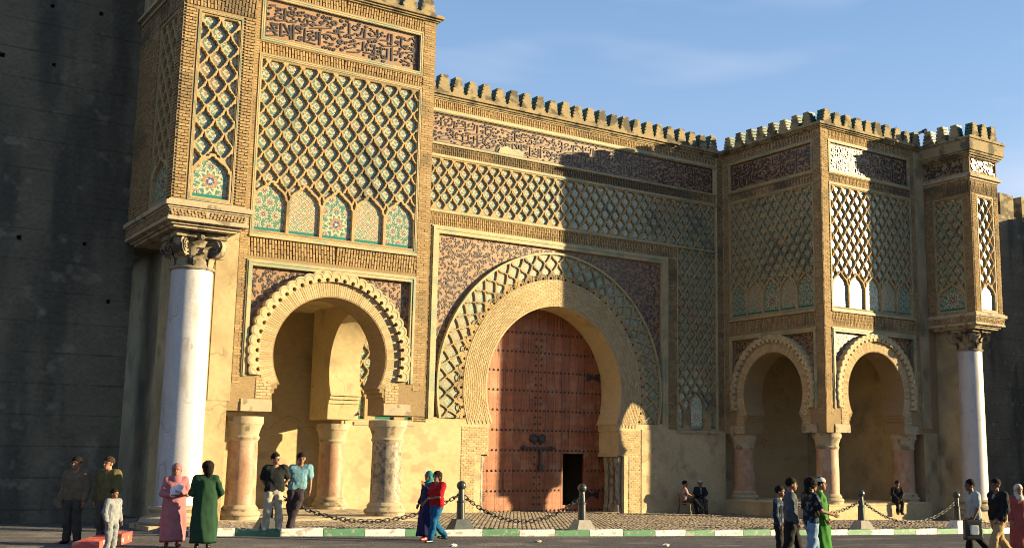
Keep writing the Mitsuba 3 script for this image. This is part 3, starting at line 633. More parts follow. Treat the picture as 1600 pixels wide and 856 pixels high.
# ------------------------------------------------------------------ the two towers with their porches
W = 8.583; CEN = 0.46+5.23/2
def porch_opening(c):
    """the horseshoe opening over its stepped imposts, centred on u = c"""
    th = np.linspace(math.radians(-31), math.radians(211), 64)
    o = Polygon([(c+1.742*math.cos(t), 5.0+1.742*math.sin(t)) for t in th])
    return unary_union([o, rect(c-1.58, c+1.58, 3.98, 4.12), rect(c-1.66, c+1.66, 3.84, 4.0), rect(c-1.72, c+1.72, 3.2, 3.86)])
def scallops(c):
    r0, N = 2.33, 31; a0, a1 = math.radians(-16), math.radians(196); L, H_ = [], []
    for k in range(N):
        t = a0+(a1-a0)*(k+.5)/N; p = Point(c+r0*math.cos(t), 5.0+r0*math.sin(t)); L.append(p.buffer(0.185, quad_segs=5)); H_.append(Point(c+2.245*math.cos(t), 5.0+2.245*math.sin(t)).buffer(0.062, quad_segs=4))
    ring = Point(c, 5.0).buffer(2.36, quad_segs=40).difference(Point(c, 5.0).buffer(2.19, quad_segs=40))
    clip = rect(c-3, c+3, 4.36, 9)
    body = unary_union(L+[ring]).difference(Point(c, 5).buffer(2.19, quad_segs=40)).difference(unary_union(H_)).intersection(clip)
    l1 = unary_union([q.buffer(-0.03).difference(q.buffer(-0.06)) for q in L]).difference(Point(c, 5).buffer(2.31, quad_segs=40)).intersection(clip)
    return body, l1
def radial_bricks(c, r0=1.775, r1=2.175, N=120, a0=-27, a1=207):
    V, F_, U = [], [], []
    for k in range(N):
        t0, t1 = [math.radians(a0+(a1-a0)*(k+q)/N) for q in (.09, .91)]; w = 0.012+rng.uniform(-.006, .003); b = 8*k
        P = [(r0, t0), (r0, t1), (r1, t1), (r1, t0)]; xy = [(c+r*math.cos(t), 5+r*math.sin(t)) for r, t in P]
        V += [(x, y, -0.01) for x, y in xy]+[(x, y, w) for x, y in xy]; U += [list(rng.random(2))]*8
        F_ += [[b+4, b+5, b+6], [b+4, b+6, b+7]]+[[b+i, b+(i+1) % 4, b+4+(i+1) % 4] for i in range(4)]+[[b+i, b+4+(i+1) % 4, b+4+i] for i in range(4)]
    m = trimesh.Trimesh(np.array(V), F_, process=False); m.fix_normals(); return m, np.array(U)
def porch_face(tk, F_, P0, P1, corner, outer, outline, below, keep, detail=True, seed=1, core=None):
    """one face of a tower: inscription, lattice over mosaic niches, horseshoe arch. outline = wall, below = what is open under the imposts"""
    c = (P0+P1)/2; op = unary_union([porch_opening(c), below]); body, line = scallops(c)
    if not detail:
        part(tk, 'wall', F_(wall_mesh(outline, op, [], 1.1)), 'plaster')
        part(tk, 'tiled_facing', F_(prism(outline.intersection(rect(-1, 20, 3.5, 15.9)).difference(Point(c, 5).buffer(2.2)).difference(below), -0.01, 0.03)), 'weathered_face'); return
    sp_rect = rect(P0+.12, P1-.12, 4.36, 7.44); spn = sp_rect.difference(Point(c, 5).buffer(2.19, quad_segs=40))
    insr, latr = rect(P0+.10, P1-.10, 14.22, 15.46), rect(P0+.06, P1-.06, 8.44, 13.60)
    bands = [rect(P0-.02, P1+.02, 15.60, 15.96), rect(P0-.02, P1+.02, 13.76, 14.08), rect(P0-.02, P1+.02, 7.72, 8.26)]
    part(tk, 'wall', F_(wall_mesh(outline, op, [(spn, 0.14), (insr, 0.12), (latr, 0.22)]+[(b.intersection(outline), 0.08) for b in bands], 1.1, core)), 'masonry')
    part(tk, 'spandrel_ground', F_(prism(spn.buffer(0.01), -0.16, -0.135)), 'terracotta')
    arabesque(tk, F_, spn.difference(body.buffer(0.02)).buffer(-0.02), -0.135, 0.135, seed, 0.014, 0.0105)
    part(tk, 'scalloped_fringe', F_(prism(body, -0.145, 0.13)), 'plaster')
    part(tk, 'scallop_line', F_(prism(line, 0.128, 0.142)), 'glazed_moulding')
    fr = rect(P0-.03, P1+.03, 4.30, 7.62).difference(rect(P0+.13, P1-.13, 3.0, 7.44)); fr2 = rect(P0+.01, P1-.01, 4.30, 7.58).difference(rect(P0+.06, P1-.06, 3.0, 7.53))
    part(tk, 'moulding', F_(cat([prism(fr, -0.03, 0.045), prism(fr2, 0.044, 0.07)])), 'glazed_moulding')
    moulding(tk, F_, P0-.02, P1+.02, 14.12, 15.56, 0.12); moulding(tk, F_, P0-.02, P1+.02, 8.32, 13.72, 0.09, -0.2)
    part(tk, 'sill', F_(prism(rect(P0-.02, P1+.02, 8.27, 8.34), -0.02, 0.06)), 'glazed_moulding')
    inscription(tk, F_, P0+.10, P1-.10, 14.22, 15.46, 0.10, 1, seed)
    p = (P1-P0-.12)/5; ws = []
    for k, kind in enumerate((0, 1, 2, 1, 0)): ws.append((cusped_window(P0+.06+(k+.5)*p, 8.49, 0.92, 0.90, 1.42), 9.42, kind))
    lattice_panel(tk, F_, P0+.06, P1-.06, 8.44, 13.60, ws, 0.12, None, keep)
    for b, nm in zip(bands, ('brick', 'brick_stained' if seed != 3 else 'brick', 'brick')):
        q = b.intersection(outline).bounds; Bk, S = soldier_rows(q[0], q[2], q[1], q[3]); bricks(tk, F_, Bk, 'brick_band', nm, S)
    for (a_, b_) in (corner, outer):
        bricks(tk, F_, course_rows(a_, b_, 4.10, 15.92, 0.24, 0.078, 0.020, -0.01, 0.018))
    mm, uv = radial_bricks(c); part(tk, 'arch_brickwork', F_(mm), 'pale_brick', stuff=True, uv=uv)
    for s in (-1, 1):
        u0, u1 = sorted((c+s*1.72, c+s*2.60)); part(tk, 'impost', F_(cat([prism(rect(u0, u1, 3.34, 3.60), -0.02, 0.05), prism(rect(u0, u1, 3.60, 3.68), -0.02, 0.03)])), 'stone')
        u0, u1 = sorted((c+s*1.75, c+s*2.2)); bricks(tk, F_, course_rows(u0, u1, 3.70, 4.30, 0.21, 0.088, 0.022, -0.01, 0.022), 'impost_brickwork', 'pale_brick')
def box_at(x0, x1, y0, y1, z0, z1):
    b = trimesh.creation.box((x1-x0, y1-y0, z1-z0)); b.apply_translation(((x0+x1)/2, (y0+y1)/2, (z0+z1)/2)); return b
PILLAR = [(0, 0), (.60, 0), (.60, .10), (.64, .15), (.60, .22), (.53, .26), (.55, .32), (.50, .38), (.465, .42), (.445, 2.18), (.46, 2.22), (.50, 2.27), (.46, 2.33), (.47, 2.42), (.54, 2.62), (.58, 2.66), (.58, 2.86), (0, 2.86)]
def pillar(x, y, z0, label, bsdf, slim=1.0):
    k = thing('porch_pillar', label, 'pillar', 'pillars of the tower porches')
    pr = np.array(PILLAR)*(slim, 1)
    def piece(lo, hi): return lathe([(0, lo)]+[tuple(q) for q in pr if lo <= q[1] <= hi and q[0] > 0]+[(0, hi)], 36)
    for nm, lo, hi, b in (('base', 0.0, .42, 'stone'), ('shaft', .42, 2.18, bsdf), ('capital', 2.18, 2.86, 'stone')):
        m = piece(lo, hi); m.apply_translation((x, y, z0)); part(k, nm, m, b, smooth=35)
def tower(sgn, d, dz, label):
    tk = thing('gate_tower', label, 'tower')
    X = (lambda u: A+u) if sgn > 0 else (lambda u: -A-u)            # u measured from the inner corner outwards
    F_ = Face((A if sgn > 0 else -A-W, -d, dz), (1, 0, 0), (0, -1, 0))
    U = (lambda u: u) if sgn > 0 else (lambda u: W-u)
    iv = lambda a, b: tuple(sorted((U(a), U(b))))
    P0, P1 = iv(0.46, 5.69)
    a, b = iv(-0.01, 6.05); below = rect(a, b, -3, 3.34)
    porch_face(tk, F_, P0, P1, iv(0.03, 0.42), iv(5.73, 5.96), unary_union([rect(0, W, 7.95, 16.0), rect(*[v for v in iv(0, 7.60)], -2, 8.0)]), below, 300, True, 3 if sgn < 0 else 4, (0.26, unary_union([rect(*iv(0.27, W), 7.95, 16.0), rect(*iv(0.27, 7.60), -2, 8.0)])))
    # side towards the gate
    if sgn > 0:
        S_ = Face((A, 0, dz), (0, -1, 0), (-1, 0, 0)); sp0, sp1 = 0.36, 5.54
        porch_face(tk, S_, sp0, sp1, (5.58, 5.97), (0.03, 0.32), rect(-0.2, d-0.26, -2, 16.0), rect(-1.0, d, -3, 3.34), 300, True, 6)
        bands_fix = []
    else:
        S_ = Face((-A, -d, dz), (0, 1, 0), (1, 0, 0))
        porch_face(tk, S_, 0.46, 5.66, (0, 0), (0, 0), rect(0.26, d+0.2, -2, 16.0), rect(-1.0, d+1, -3, 3.34), 0, False)
    x0, x1 = sorted((X(0.0), X(6.05))); xi0, xi1 = sorted((X(1.0), X(6.0)))
    xo0, xo1 = sorted((X(6.05), X(W))); xl0, xl1 = sorted((X(6.05), X(7.6)))
    part(tk, 'rear_wall', box_at(x0, x1, 0.85, 1.4, -2, 16.0+dz-0.03), 'plaster')
    part(tk, 'ceiling', box_at(x0+.3, x1+.1, -d+0.5, 1.0, 7.12+dz, 7.5+dz), 'plaster')
    part(tk, 'outer_pier', cat([box_at(xo0, xo1, -d+1.05, 1.4, 7.96+dz, 16.0+dz-0.02), box_at(xl0, xl1, -d+1.06, 1.38, -2, 8.0+dz)]), 'old_plaster')
    # bench-high floor of the porch
    f0, f1 = sorted((X(-0.10), X(6.3)))
    part(tk, 'porch_floor', cat([box_at(f0, f1, -d-0.12, 0.84, -1.5, 0.44), box_at(f0-.03, f1+.03, -d-0.15, 0.83, 0.44, 0.50)]), 'plaster' if sgn > 0 else 'stone')
    plan = sbox(min(X(0), X(W)), -d, max(X(0), X(W)), 1.4)
    part(tk, 'cornice', ledge(plan, 15.98+dz, [(0.05, 0.05), (0.06, 0.12), (0.10, 0.20)]), 'parapet_stone')
    m0, m1 = iv(0.02, 6.5); merlons(tk, F_, m0, m1, 16.18-.06, 0.68, 0.42, 0.54, 0.72, 0.10)
    if sgn > 0: merlons(tk, S_, 0.05, d-0.35, 16.18-.06, 0.68, 0.42, 0.54, 0.72, 0.10)
    lant = lathe([(0, 0), (.10, 0), (.15, .08), (.15, .24), (.05, .34), (.02, .36), (.02, .62), (0, .62)], 12); lant.apply_translation((X(3.9), -d+2.4, 6.42+dz)); part(tk, 'lantern', lant, 'iron', smooth=30)
    return tk
TL = tower(-1, 6.133, 0.138, 'near sunlit gate tower with a big green lattice panel, young men before its porch')
TR = tower(1, 6.0, 0.0, 'far gate tower with one side face in deep shade and a half sunlit front')
pillar(-14.36, -5.55, 0.48, 'sunlit rose marble pillar behind the young man in the black t-shirt', 'rose_marble', 0.90)
pillar(-9.93, -5.55, 0.48, 'blotched grey and dark marble pillar at the inner front corner of the sunlit porch', 'grey_marble')
pillar(-9.60, -0.62, 0.48, 'rose marble pillar at the back of the sunlit porch, half lit and half in shade', 'rose_marble', 0.94)
pillar(9.66, -5.42, 0.48, 'pale pillar at the front corner of the shaded porch, behind the man in the green robe', 'rose_marble')
pillar(9.60, -0.58, 0.48, 'dark shaded pillar near the two seated men, at the back of the far porch', 'rose_marble')
pillar(14.40, -5.42, 0.48, 'shaded pillar behind the figure sitting on the bench of the far porch', 'rose_marble')

# ------------------------------------------------------------------ corner pavilions on their marble columns
def pavilion(sgn, d, dz, label, side_len):
    k = thing('corner_pavilion', label, 'pavilion'); yf = -d-2.475
    x0, x1 = sorted((sgn*15.67, sgn*17.61)); z0, z1 = 8.02+dz, 16.0+dz
    FF = Face((x0, yf, dz), (1, 0, 0), (0, -1, 0)); yb = yf+side_len
    SS = Face((x0, yb, dz), (0, -1, 0), (-1, 0, 0)); WF = x1-x0
    p0, p1 = 0.39, WF-0.37; s1 = side_len-0.40; s0 = max(s1-1.62, 0.5)
    fp, spn = rect(p0, p1, 8.56, 13.62), rect(s0, s1, 8.56, 13.62)
    part(k, 'wall', cat([FF(wall_mesh(rect(0, WF, 8.02, 16.0), None, [(fp, .24), (rect(.06, WF-.06, 14.66, 15.27), .06)], 0.32)),
                         SS(wall_mesh(rect(0, side_len-0.33, 8.02, 16.0), None, [(spn.intersection(rect(0, side_len-.34, 0, 20)), .24), (rect(.1, side_len-.34, 14.66, 15.27), .06)], 0.32)),
                         box_at(x0+.30, x1, yf+.30, yb, 8.03+dz, 15.98+dz)]), 'masonry')
    for F_, a, b, L in ((FF, p0, p1, WF), (SS, s0, s1, side_len)):
        c = (a+b)/2; w = (b-a)-0.24
        lattice_panel(k, F_, a+.06, b-.06, 8.60, 13.56, [(cusped_window(c, 8.66, w-0.02, 0.66, 1.10), 9.34, 2)], 0.13, c if F_ is SS else c+PU/2, 300)
        moulding(k, F_, a, b, 8.54, 13.64, 0.06, -0.2, 0.025)
        bricks(k, F_, course_rows(0.05, a-.04, 8.56, 13.7, 0.17, .084, .030, -.01, .038)+course_rows(b+.04, L-.03, 8.56, 13.7, 0.17, .084, .030, -.01, .038))
        Bk, S = soldier_rows(0.05, L-.03, 13.72, 14.26, w0=-.01, w1=.035); bricks(k, F_, Bk, 'brick_band', 'brick_stained', S)
        Bk, S = soldier_rows(0.02, L-.02, 8.10, 8.28, 0.12, .085, .034, -.01, .065, 0.3); bricks(k, F_, Bk, 'corbel_brickwork', 'brick', S)
        arabesque(k, F_, rect(.10, L-.34 if F_ is SS else L-.08, 14.68, 15.25), -0.06, 0.17, 21, .035, .014)
    plan = sbox(x0, yf, x1, yb)
    part(k, 'corbel', ledge(plan, 7.84+dz, [(.07, -.16), (.07, -.08), (.08, .06), (.235, .03), (.05, .07), (.12, .13), (.05, .06)]), 'stone')
    part(k, 'cornice', ledge(plan, 14.30+dz, [(.10, .05), (.09, .15), (.10, .07)]), 'stone')
    part(k, 'cornice', ledge(plan, 15.30+dz, [(.07, .06), (.08, .14), (.10, .20), (.50, .26), (.10, .32)]), 'parapet_stone')
    merlons(k, FF, .0, WF+.02, 16.15, 0.66, .38, .52, .72, .16); merlons(k, SS, 0.1, side_len-.3, 16.15, 0.66, .38, .52, .72, .16)
pavilion(-1, 6.133, 0.138, 'narrow tiled pavilion on the left corner of the near tower, above the sunlit marble column', 4.10)
pavilion(1, 6.0, 0.0, 'narrow tiled pavilion at the right end of the far tower, stepped merlons against the sky', 2.475)
labels_face = None
for sgn, d, dz, tk in ((-1, 6.133, 0.138, TL), (1, 6.0, 0.0, TR)):
    F_ = Face((A if sgn > 0 else -A-W, -d, dz), (1, 0, 0), (0, -1, 0))
    a, b = (5.99, 6.60) if sgn > 0 else (W-6.60, W-5.99)
    part(tk, 'plaster_pilaster', F_(cat([prism(rect(a, b, 3.6, 15.9), -0.01, 0.045)])), 'old_plaster')
    a, b = (7.13, 7.95) if sgn > 0 else (W-7.95, W-7.13)
    part(tk, 'rear_pier', F_(prism(rect(a, b, -1.6, 7.86), -0.3, 1.18)), 'old_plaster')
    a, b = (6.06, 7.61) if sgn > 0 else (W-7.61, W-6.06)
    part(tk, 'plaster_facing', F_(prism(rect(a, b, -1.6, 7.8 if sgn < 0 else 3.42), -0.01, 0.025)), 'old_plaster')

def leaf(r0, z0, h, wd, curl, ang):
    n = 7; t = np.linspace(0, 1, n); V, F_ = [], []
    for i, q in enumerate(t):
        r = r0+0.03+0.05*q+curl*max(0, q-.55)**2*4; z = z0+h*(q-0.55*max(0, q-.8)**1.0*1.6); w = wd*(0.55+0.9*q-1.25*q*q+.02)*(1+0.16*(i % 2))
        for s, o in ((-1, 0), (0, .035), (1, 0)): V.append((r+o, s*w, z))
    for i in range(n-1):
        for j in (0, 1): a = i*3+j; F_ += [[a, a+1, a+4], [a, a+4, a+3]]
    m = trimesh.Trimesh(np.array(V), F_, process=False); m2 = m.copy(); m2.vertices = m2.vertices-(0.035, 0, 0); m2.invert()
    m = cat([m, m2]); m.apply_transform(trimesh.transformations.rotation_matrix(ang, (0, 0, 1))); return m
def marble_column(x, y, zb, dz, label):
    k = thing('marble_column', label, 'column', 'marble columns under the pavilions')
    zt = 6.92+dz
    pl = trimesh.creation.box((1.80, 1.80, 0.50)); pl.apply_translation((x, y, zb-0.02))
    part(k, 'plinth', pl, 'stone')
    b = lathe([(0, .22), (.84, .22), (.90, .30), (.84, .40), (.68, .44), (.62, .52), (.66, .56), (.72, .61), (.66, .68), (.56, .70), (0, .70)], 40); b.apply_translation((x, y, zb)); part(k, 'base', b, 'stone', smooth=35)
    s = lathe([(0, .69), (.555, .69), (.545, .80), (.535, 2.5), (.515, zt-zb-.06), (.515, zt-zb), (0, zt-zb)], 48); s.apply_translation((x, y, zb)); part(k, 'shaft', s, 'white_marble', smooth=35)
    n = lathe([(0, zt), (.56, zt), (.585, zt+.035), (.56, zt+.07), (.50, zt+.08), (.46, zt+.45), (.50, zt+.70), (.56, zt+.80), (0, zt+.80)], 36); n.apply_translation((x, y, 0)); cp = part(k, 'capital', n, 'capital_stone', smooth=35)
    for i in range(8):
        m = leaf(.47, zt+.08, .38, .19, .30, i*math.pi/4); m.apply_translation((x, y, 0)); part(cp, 'leaf', m, 'capital_stone', smooth=40)
    for i in range(8):
        m = leaf(.47, zt+.28, .42, .16, .36, (i+.5)*math.pi/4); m.apply_translation((x, y, 0)); part(cp, 'leaf', m, 'capital_stone', smooth=40)
    t = np.linspace(0, 1, 40); rr = .255*(1-.86*t); th = -t*2.4*2*math.pi
    sp = LineString(np.stack([rr*np.cos(th), rr*np.sin(th)], -1)).buffer(.024, quad_segs=2)
    for i in range(4):
        a = math.pi/4+i*math.pi/2
        body = trimesh.creation.cylinder(.268, .22, sections=28); face1 = prism(sp, .105, .15); face2 = prism(aff.scale(sp, -1, 1, origin=(0, 0)), .105, .15); face2.apply_transform(trimesh.transformations.rotation_matrix(math.pi, (0, 1, 0)))
        stem = trimesh.creation.box((.42, .16, .16)); stem.apply_translation((-.24, .16, 0))
        m = cat([body, face1, face2, stem])
        R = np.eye(4); R[:3, 0] = (math.cos(a), math.sin(a), 0); R[:3, 1] = (0, 0, 1); R[:3, 2] = (math.sin(a), -math.cos(a), 0); R[:3, 3] = (x+.60*math.cos(a), y+.60*math.sin(a), zt+.60); m.apply_transform(R)
        part(cp, 'volute', m, 'capital_stone', smooth=30)
    ab = Polygon([(math.cos(q)*r, math.sin(q)*r) for q, r in [(math.pi/4*i, (.88 if i % 2 else .58)) for i in range(8)]]).buffer(.05)
    m = trimesh.creation.extrude_polygon(ab, .13, engine='earcut'); m.apply_translation((x, y, zt+.80)); part(cp, 'abacus', m, 'capital_stone')
    for i in range(4):
        f_ = trimesh.creation.icosphere(1, .085); a = i*math.pi/2; f_.apply_translation((x+.64*math.cos(a), y+.64*math.sin(a), zt+.82)); part(cp, 'rosette', f_, 'capital_stone')
marble_column(-16.64, -7.50, 0.30, 0.10, 'tall white marble column in the foreground left, sunlit on its right, behind the woman in pink')
marble_column(16.56, -7.45, -0.06, 0.0, 'white marble column at the far right, mostly in shade with a bright sunlit edge')

# ------------------------------------------------------------------ town walls on both sides
def rough_box(x0, x1, y0, y1, z0, z1, step, amp, seed):
    b = box_at(x0, x1, y0, y1, z0, z1); b = b.subdivide_to_size(step); b.merge_vertices(); v = b.vertices.copy()
    n = meshkit.fbm(v*0.35, 4, seed)-0.5; n2 = meshkit.fbm(v*1.3+9, 3, seed+1)-0.5
    v[:, 1] += (n*amp+n2*amp*.35)*(v[:, 1] < (y0+y1)/2); v[:, 2] += (n2*amp*.8)*(v[:, 2] > z1-.1); b.vertices = v; return b
cw = thing('town_wall', 'dark weathered plaster wall in shade beyond the near pavilion at the left edge', 'wall')
FL = Face((-75, -4.5, 0), (1, 0, 0), (0, -1, 0))
holes_ = [rect(u, u+w_, z+o_, z+o_+w_) for i, z in enumerate(np.arange(1.35, 15.5, 1.64)) for u, w_, o_ in zip(np.arange(40.3+(i % 2)*.55, 57.2, 1.45)+rng.uniform(-.25, .25, 12)[:len(np.arange(40.3+(i % 2)*.55, 57.2, 1.45))], rng.uniform(.07, .14, 12), rng.uniform(-.12, .12, 12)) if w_ > .095]
part(cw, 'rampart', FL(wall_mesh(rect(0, 57.6, -2, 16.2), None, [(h_, .35) for h_ in holes_], 1.9)), 'city_plaster')
# sunk vertical joints and the scar of an old doorway
cw2 = thing('town_wall', 'grey blotched rampart with large square merlons at the right edge', 'wall')
part(cw2, 'rampart', rough_box(17.4, 80, -4.45, -2.6, -2, 14.45, 0.8, 0.14, 4), 'city_plaster', smooth=40)
for i in range(24):
    x = 18.15+i*1.85
    part(cw2, 'merlon', rough_box(x, x+1.12, -4.46, -3.5, 14.3, 15.60+rng.uniform(-.06, .06), 0.5, 0.06, 30+i), 'parapet_stone', smooth=40)
bst = thing('wall_bastion', 'square bastion of the rampart standing further along the wall', 'wall')
part(bst, 'rampart', rough_box(28.2, 36, -14.85, -4.3, -2, 15.2, 1.0, 0.12, 9), 'city_plaster', smooth=40)
dw = thing('notice_board', 'dark framed board with a pale blue strip, standing against the rampart at the right edge', 'board')
part(dw, 'panel', box_at(24.35, 27.0, -4.85, -4.66, -0.6, 1.15), 'dark_paint'); part(dw, 'frame', cat([box_at(24.25, 27.1, -4.93, -4.68, 1.12, 1.26), box_at(24.25, 24.40, -4.92, -4.67, -0.6, 1.13)]), 'iron')
bs('pale_blue_paint', proc(lambda p, n, uv: mix((0.26, 0.36, 0.42), (0.36, 0.46, 0.50), fbm(p.x*5, p.y*5, p.z*5, 3))), 0.5, 0.3)
part(dw, 'strip', box_at(24.7, 26.9, -4.90, -4.855, 0.66, 0.86), 'pale_blue_paint')
# pipe and dry bush on the roof beside the far pavilion
pp = thing('drain_pipe', 'black pipe end sticking out above the parapet beside the far pavilion', 'pipe')
c = trimesh.creation.cylinder(0.06, segment=[(14.85, -5.7, 16.55), (15.75, -6.1, 16.98)], sections=12); c2 = trimesh.creation.cylinder(0.085, segment=[(15.70, -6.08, 16.955), (15.85, -6.145, 17.03)], sections=12); part(pp, 'tube', c, 'iron', smooth=35); part(pp, 'collar', c2, 'iron', smooth=35)
ms = []
def twig(p, dvec, L, r, dep):
    q = p+dvec*L; ms.append(trimesh.creation.cylinder(r, segment=[p, q], sections=4))
    if dep:
        for _ in range(3):
            e = dvec+rng.normal(0, .42, 3); e[2] = abs(e[2])*.9+.15; twig(p+dvec*L*rng.uniform(.5, 1), e/np.linalg.norm(e), L*.66, r*.62, dep-1)
for _ in range(5): 
    e = rng.normal(0, .4, 3); e[2] = 1; twig(np.array([14.7+rng.uniform(-.3, .3), -4.9, 16.2]), e/np.linalg.norm(e), .55, .010, 3)
db = numbered('dry_bush'); scene[db] = mikit.ply(cat(ms), 'dry_twig'); labels[db] = {'label': 'thin leafless bush growing on the roof beside the black pipe', 'category': 'plant'}

# ------------------------------------------------------------------ bollards and chains
BOL = [(-15.30, -10.35, 'dark bollard half hidden behind the two young men', 'grey_paint'), (-10.40, -11.05, 'dark bollard just right of the woman in the red top', 'grey_paint'), (-6.90, -11.60, 'bollard with a bare concrete foot in front of the open wicket', 'concrete'),
       (0.55, -12.10, 'bollard behind the man in the grey-blue jacket', 'grey_paint'), (3.70, -12.35, 'bollard with pale foot beside the outstretched hand, in front of the far porch', 'concrete'), (8.55, -12.45, 'last bollard on the right with a sunlit white foot, near the man carrying a bag', 'kerb_white')]
tops = []
for x, y, lab, foot in BOL:
    z = gz(x)+0.125; k = thing('bollard', lab, 'bollard', 'bollards along the kerb')
    n = 4; a, b, h = .31, .17, .30
    V = [(-a, -a, 0), (a, -a, 0), (a, a, 0), (-a, a, 0), (-b, -b, h), (b, -b, h), (b, b, h), (-b, b, h)]
    m = trimesh.convex.convex_hull(np.array(V)); m.apply_transform(trimesh.transformations.rotation_matrix(-0.12, (0, 0, 1))); m.apply_translation((x, y, z-.02)); part(k, 'foot', m, foot)
    s = lathe([(0, .26), (.115, .26), (.105, .70), (.12, .71), (.12, .74), (.085, .76), (.075, 1.02), (.065, 1.06), (0, 1.06)], 20); s.apply_translation((x, y, z)); part(k, 'post', s, 'dark_paint', smooth=35)
    s = trimesh.creation.icosphere(3, .125); s.apply_translation((x, y, z+1.14)); part(k, 'ball', s, 'dark_paint', smooth=True)
    tops.append(np.array([x, y, z+0.93]))
def link_mesh():
    t = np.linspace(0, 2*math.pi, 20, endpoint=False); L, w = .062, .042
    path = np.stack([np.where(np.cos(t) > 0, L, -L)*1.0+w*np.cos(t)*0+0, np.zeros(20), np.zeros(20)], -1)
    c = np.stack([w*np.cos(t)+np.sign(np.cos(t))*L*.6, w*np.sin(t), 0*t], -1)
    V, F_ = [], []; k = 6; r = .0145
    for i in range(20):
        tg = c[(i+1) % 20]-c[i-1]; tg /= np.linalg.norm(tg); nn = np.cross(tg, (0, 0, 1))
        for j in range(k): a = 2*math.pi*j/k; V.append(c[i]+r*(math.cos(a)*nn+math.sin(a)*np.array([0, 0, 1])))
    for i in range(20):
        for j in range(k): a, b = i*k+j, i*k+(j+1) % k; c_, d_ = ((i+1) % 20)*k+j, ((i+1) % 20)*k+(j+1) % k; F_ += [[a, c_, d_], [a, d_, b]]
    m = trimesh.Trimesh(np.array(V), F_, process=False); m.fix_normals(); return m
LINK = mikit.ply(link_mesh(), 'iron', smooth=True)
def chain(p, q, sag, label):
    k = thing('chain', label, 'chain', 'chains between the bollards'); n = 200; t = np.linspace(0, 1, n); P = p[None]*(1-t[:, None])+q[None]*t[:, None]; P[:, 2] -= sag*4*t*(1-t)
    s = np.concatenate([[0], np.cumsum(np.linalg.norm(np.diff(P, axis=0), axis=1))]); N = int(s[-1]/.112)
    for i in range(N):
        u = (i+.5)/N*s[-1]; c = np.array([np.interp(u, s, P[:, j]) for j in range(3)]); e = np.array([np.interp(min(u+.02, s[-1]), s, P[:, j])-np.interp(max(u-.02, 0), s, P[:, j]) for j in range(3)]); e /= np.linalg.norm(e)
        h = np.cross(e, (0, 0, 1)); h /= np.linalg.norm(h); v = np.cross(h, e); a = math.radians(90 if i % 2 else 0)+rng.uniform(-.3, .3)
        M = np.eye(4); M[:3, 0] = e; M[:3, 1] = math.cos(a)*h+math.sin(a)*v; M[:3, 2] = np.cross(e, M[:3, 1]); M[:3, 3] = c
        part(k, 'link', placed(LINK, M), None)
chain(tops[0], tops[1], .72, 'long iron chain sagging in front of the sunlit porch')
chain(tops[1], tops[2], .70, 'iron chain hanging in front of the red doors')
chain(tops[3], tops[4], .42, 'iron chain partly hidden by the man in the green robe')
chain(tops[4], tops[5], .72, 'iron chain hanging in front of the seated figure at the far porch')
rk = thing('kerb_stone', 'red painted kerb stone at the lower left by the child', 'kerb stone')
m = rough_box(-1.7, 1.7, -0.22, 0.22, -0.2, 0.20, .2, .04, 77); m.apply_transform(trimesh.transformations.rotation_matrix(math.radians(66), (0, 0, 1))); m.apply_translation((-19.75, -13.55, gz(-19.7))); part(rk, 'block', m, 'kerb_red', smooth=40)

for i, (x, y, lab) in enumerate(((-7.73, -16.25, 'white scrap of paper on the road in front of the far end of the gate'), (-10.1, -14.3, 'small grey scrap on the road beside the kerb'), (-12.9, -15.2, 'crumpled paper on the road near the woman in red'), (-2.5, -16.0, 'pale scrap lying on the road toward the right'))):
    m = trimesh.creation.icosphere(2, .07); v = m.vertices*(1.3, .9, .45); m.vertices = v*(0.6+0.9*meshkit.noise(v*38, i))[:, None]; m.apply_translation((x, y, gz(x)+.03))
    k = numbered('paper_scrap'); scene[k] = mikit.ply(m, 'kerb_white' if i != 1 else 'concrete'); labels[k] = {'label': lab, 'category': 'litter'}

# ------------------------------------------------------------------ people
def ball(c, r, n=12):
    return m3.Manifold.sphere(r, n).translate(tuple(float(v) for v in c))
def bone(a, b, ra, rb, n=12): return m3.Manifold.batch_hull([ball(a, ra, n), ball(b, rb, n)])
def ell(c, r, n=16): return m3.Manifold.sphere(1.0, n).scale(tuple(r)).translate(tuple(float(v) for v in c))
def solid(L): return m3.Manifold.batch_boolean(L, m3.OpType.Add)
def tomesh(M, edge, it=6):
    M = M.refine_to_length(edge) if edge else M
    q = M.to_mesh(); m = trimesh.Trimesh(np.array(q.vert_properties[:, :3]), np.array(q.tri_verts), process=True)
    if it: trimesh.smoothing.filter_taubin(m, lamb=.5, nu=.53, iterations=it)
    return m
V3 = lambda *a: np.array(a, float)
DYE = 0.52                                    # the cloth colours below were matched on a brighter day
SKIN = {'light': (.29, .15, .09), 'tan': (.20, .10, .058), 'dark': (.11, .055, .033)}
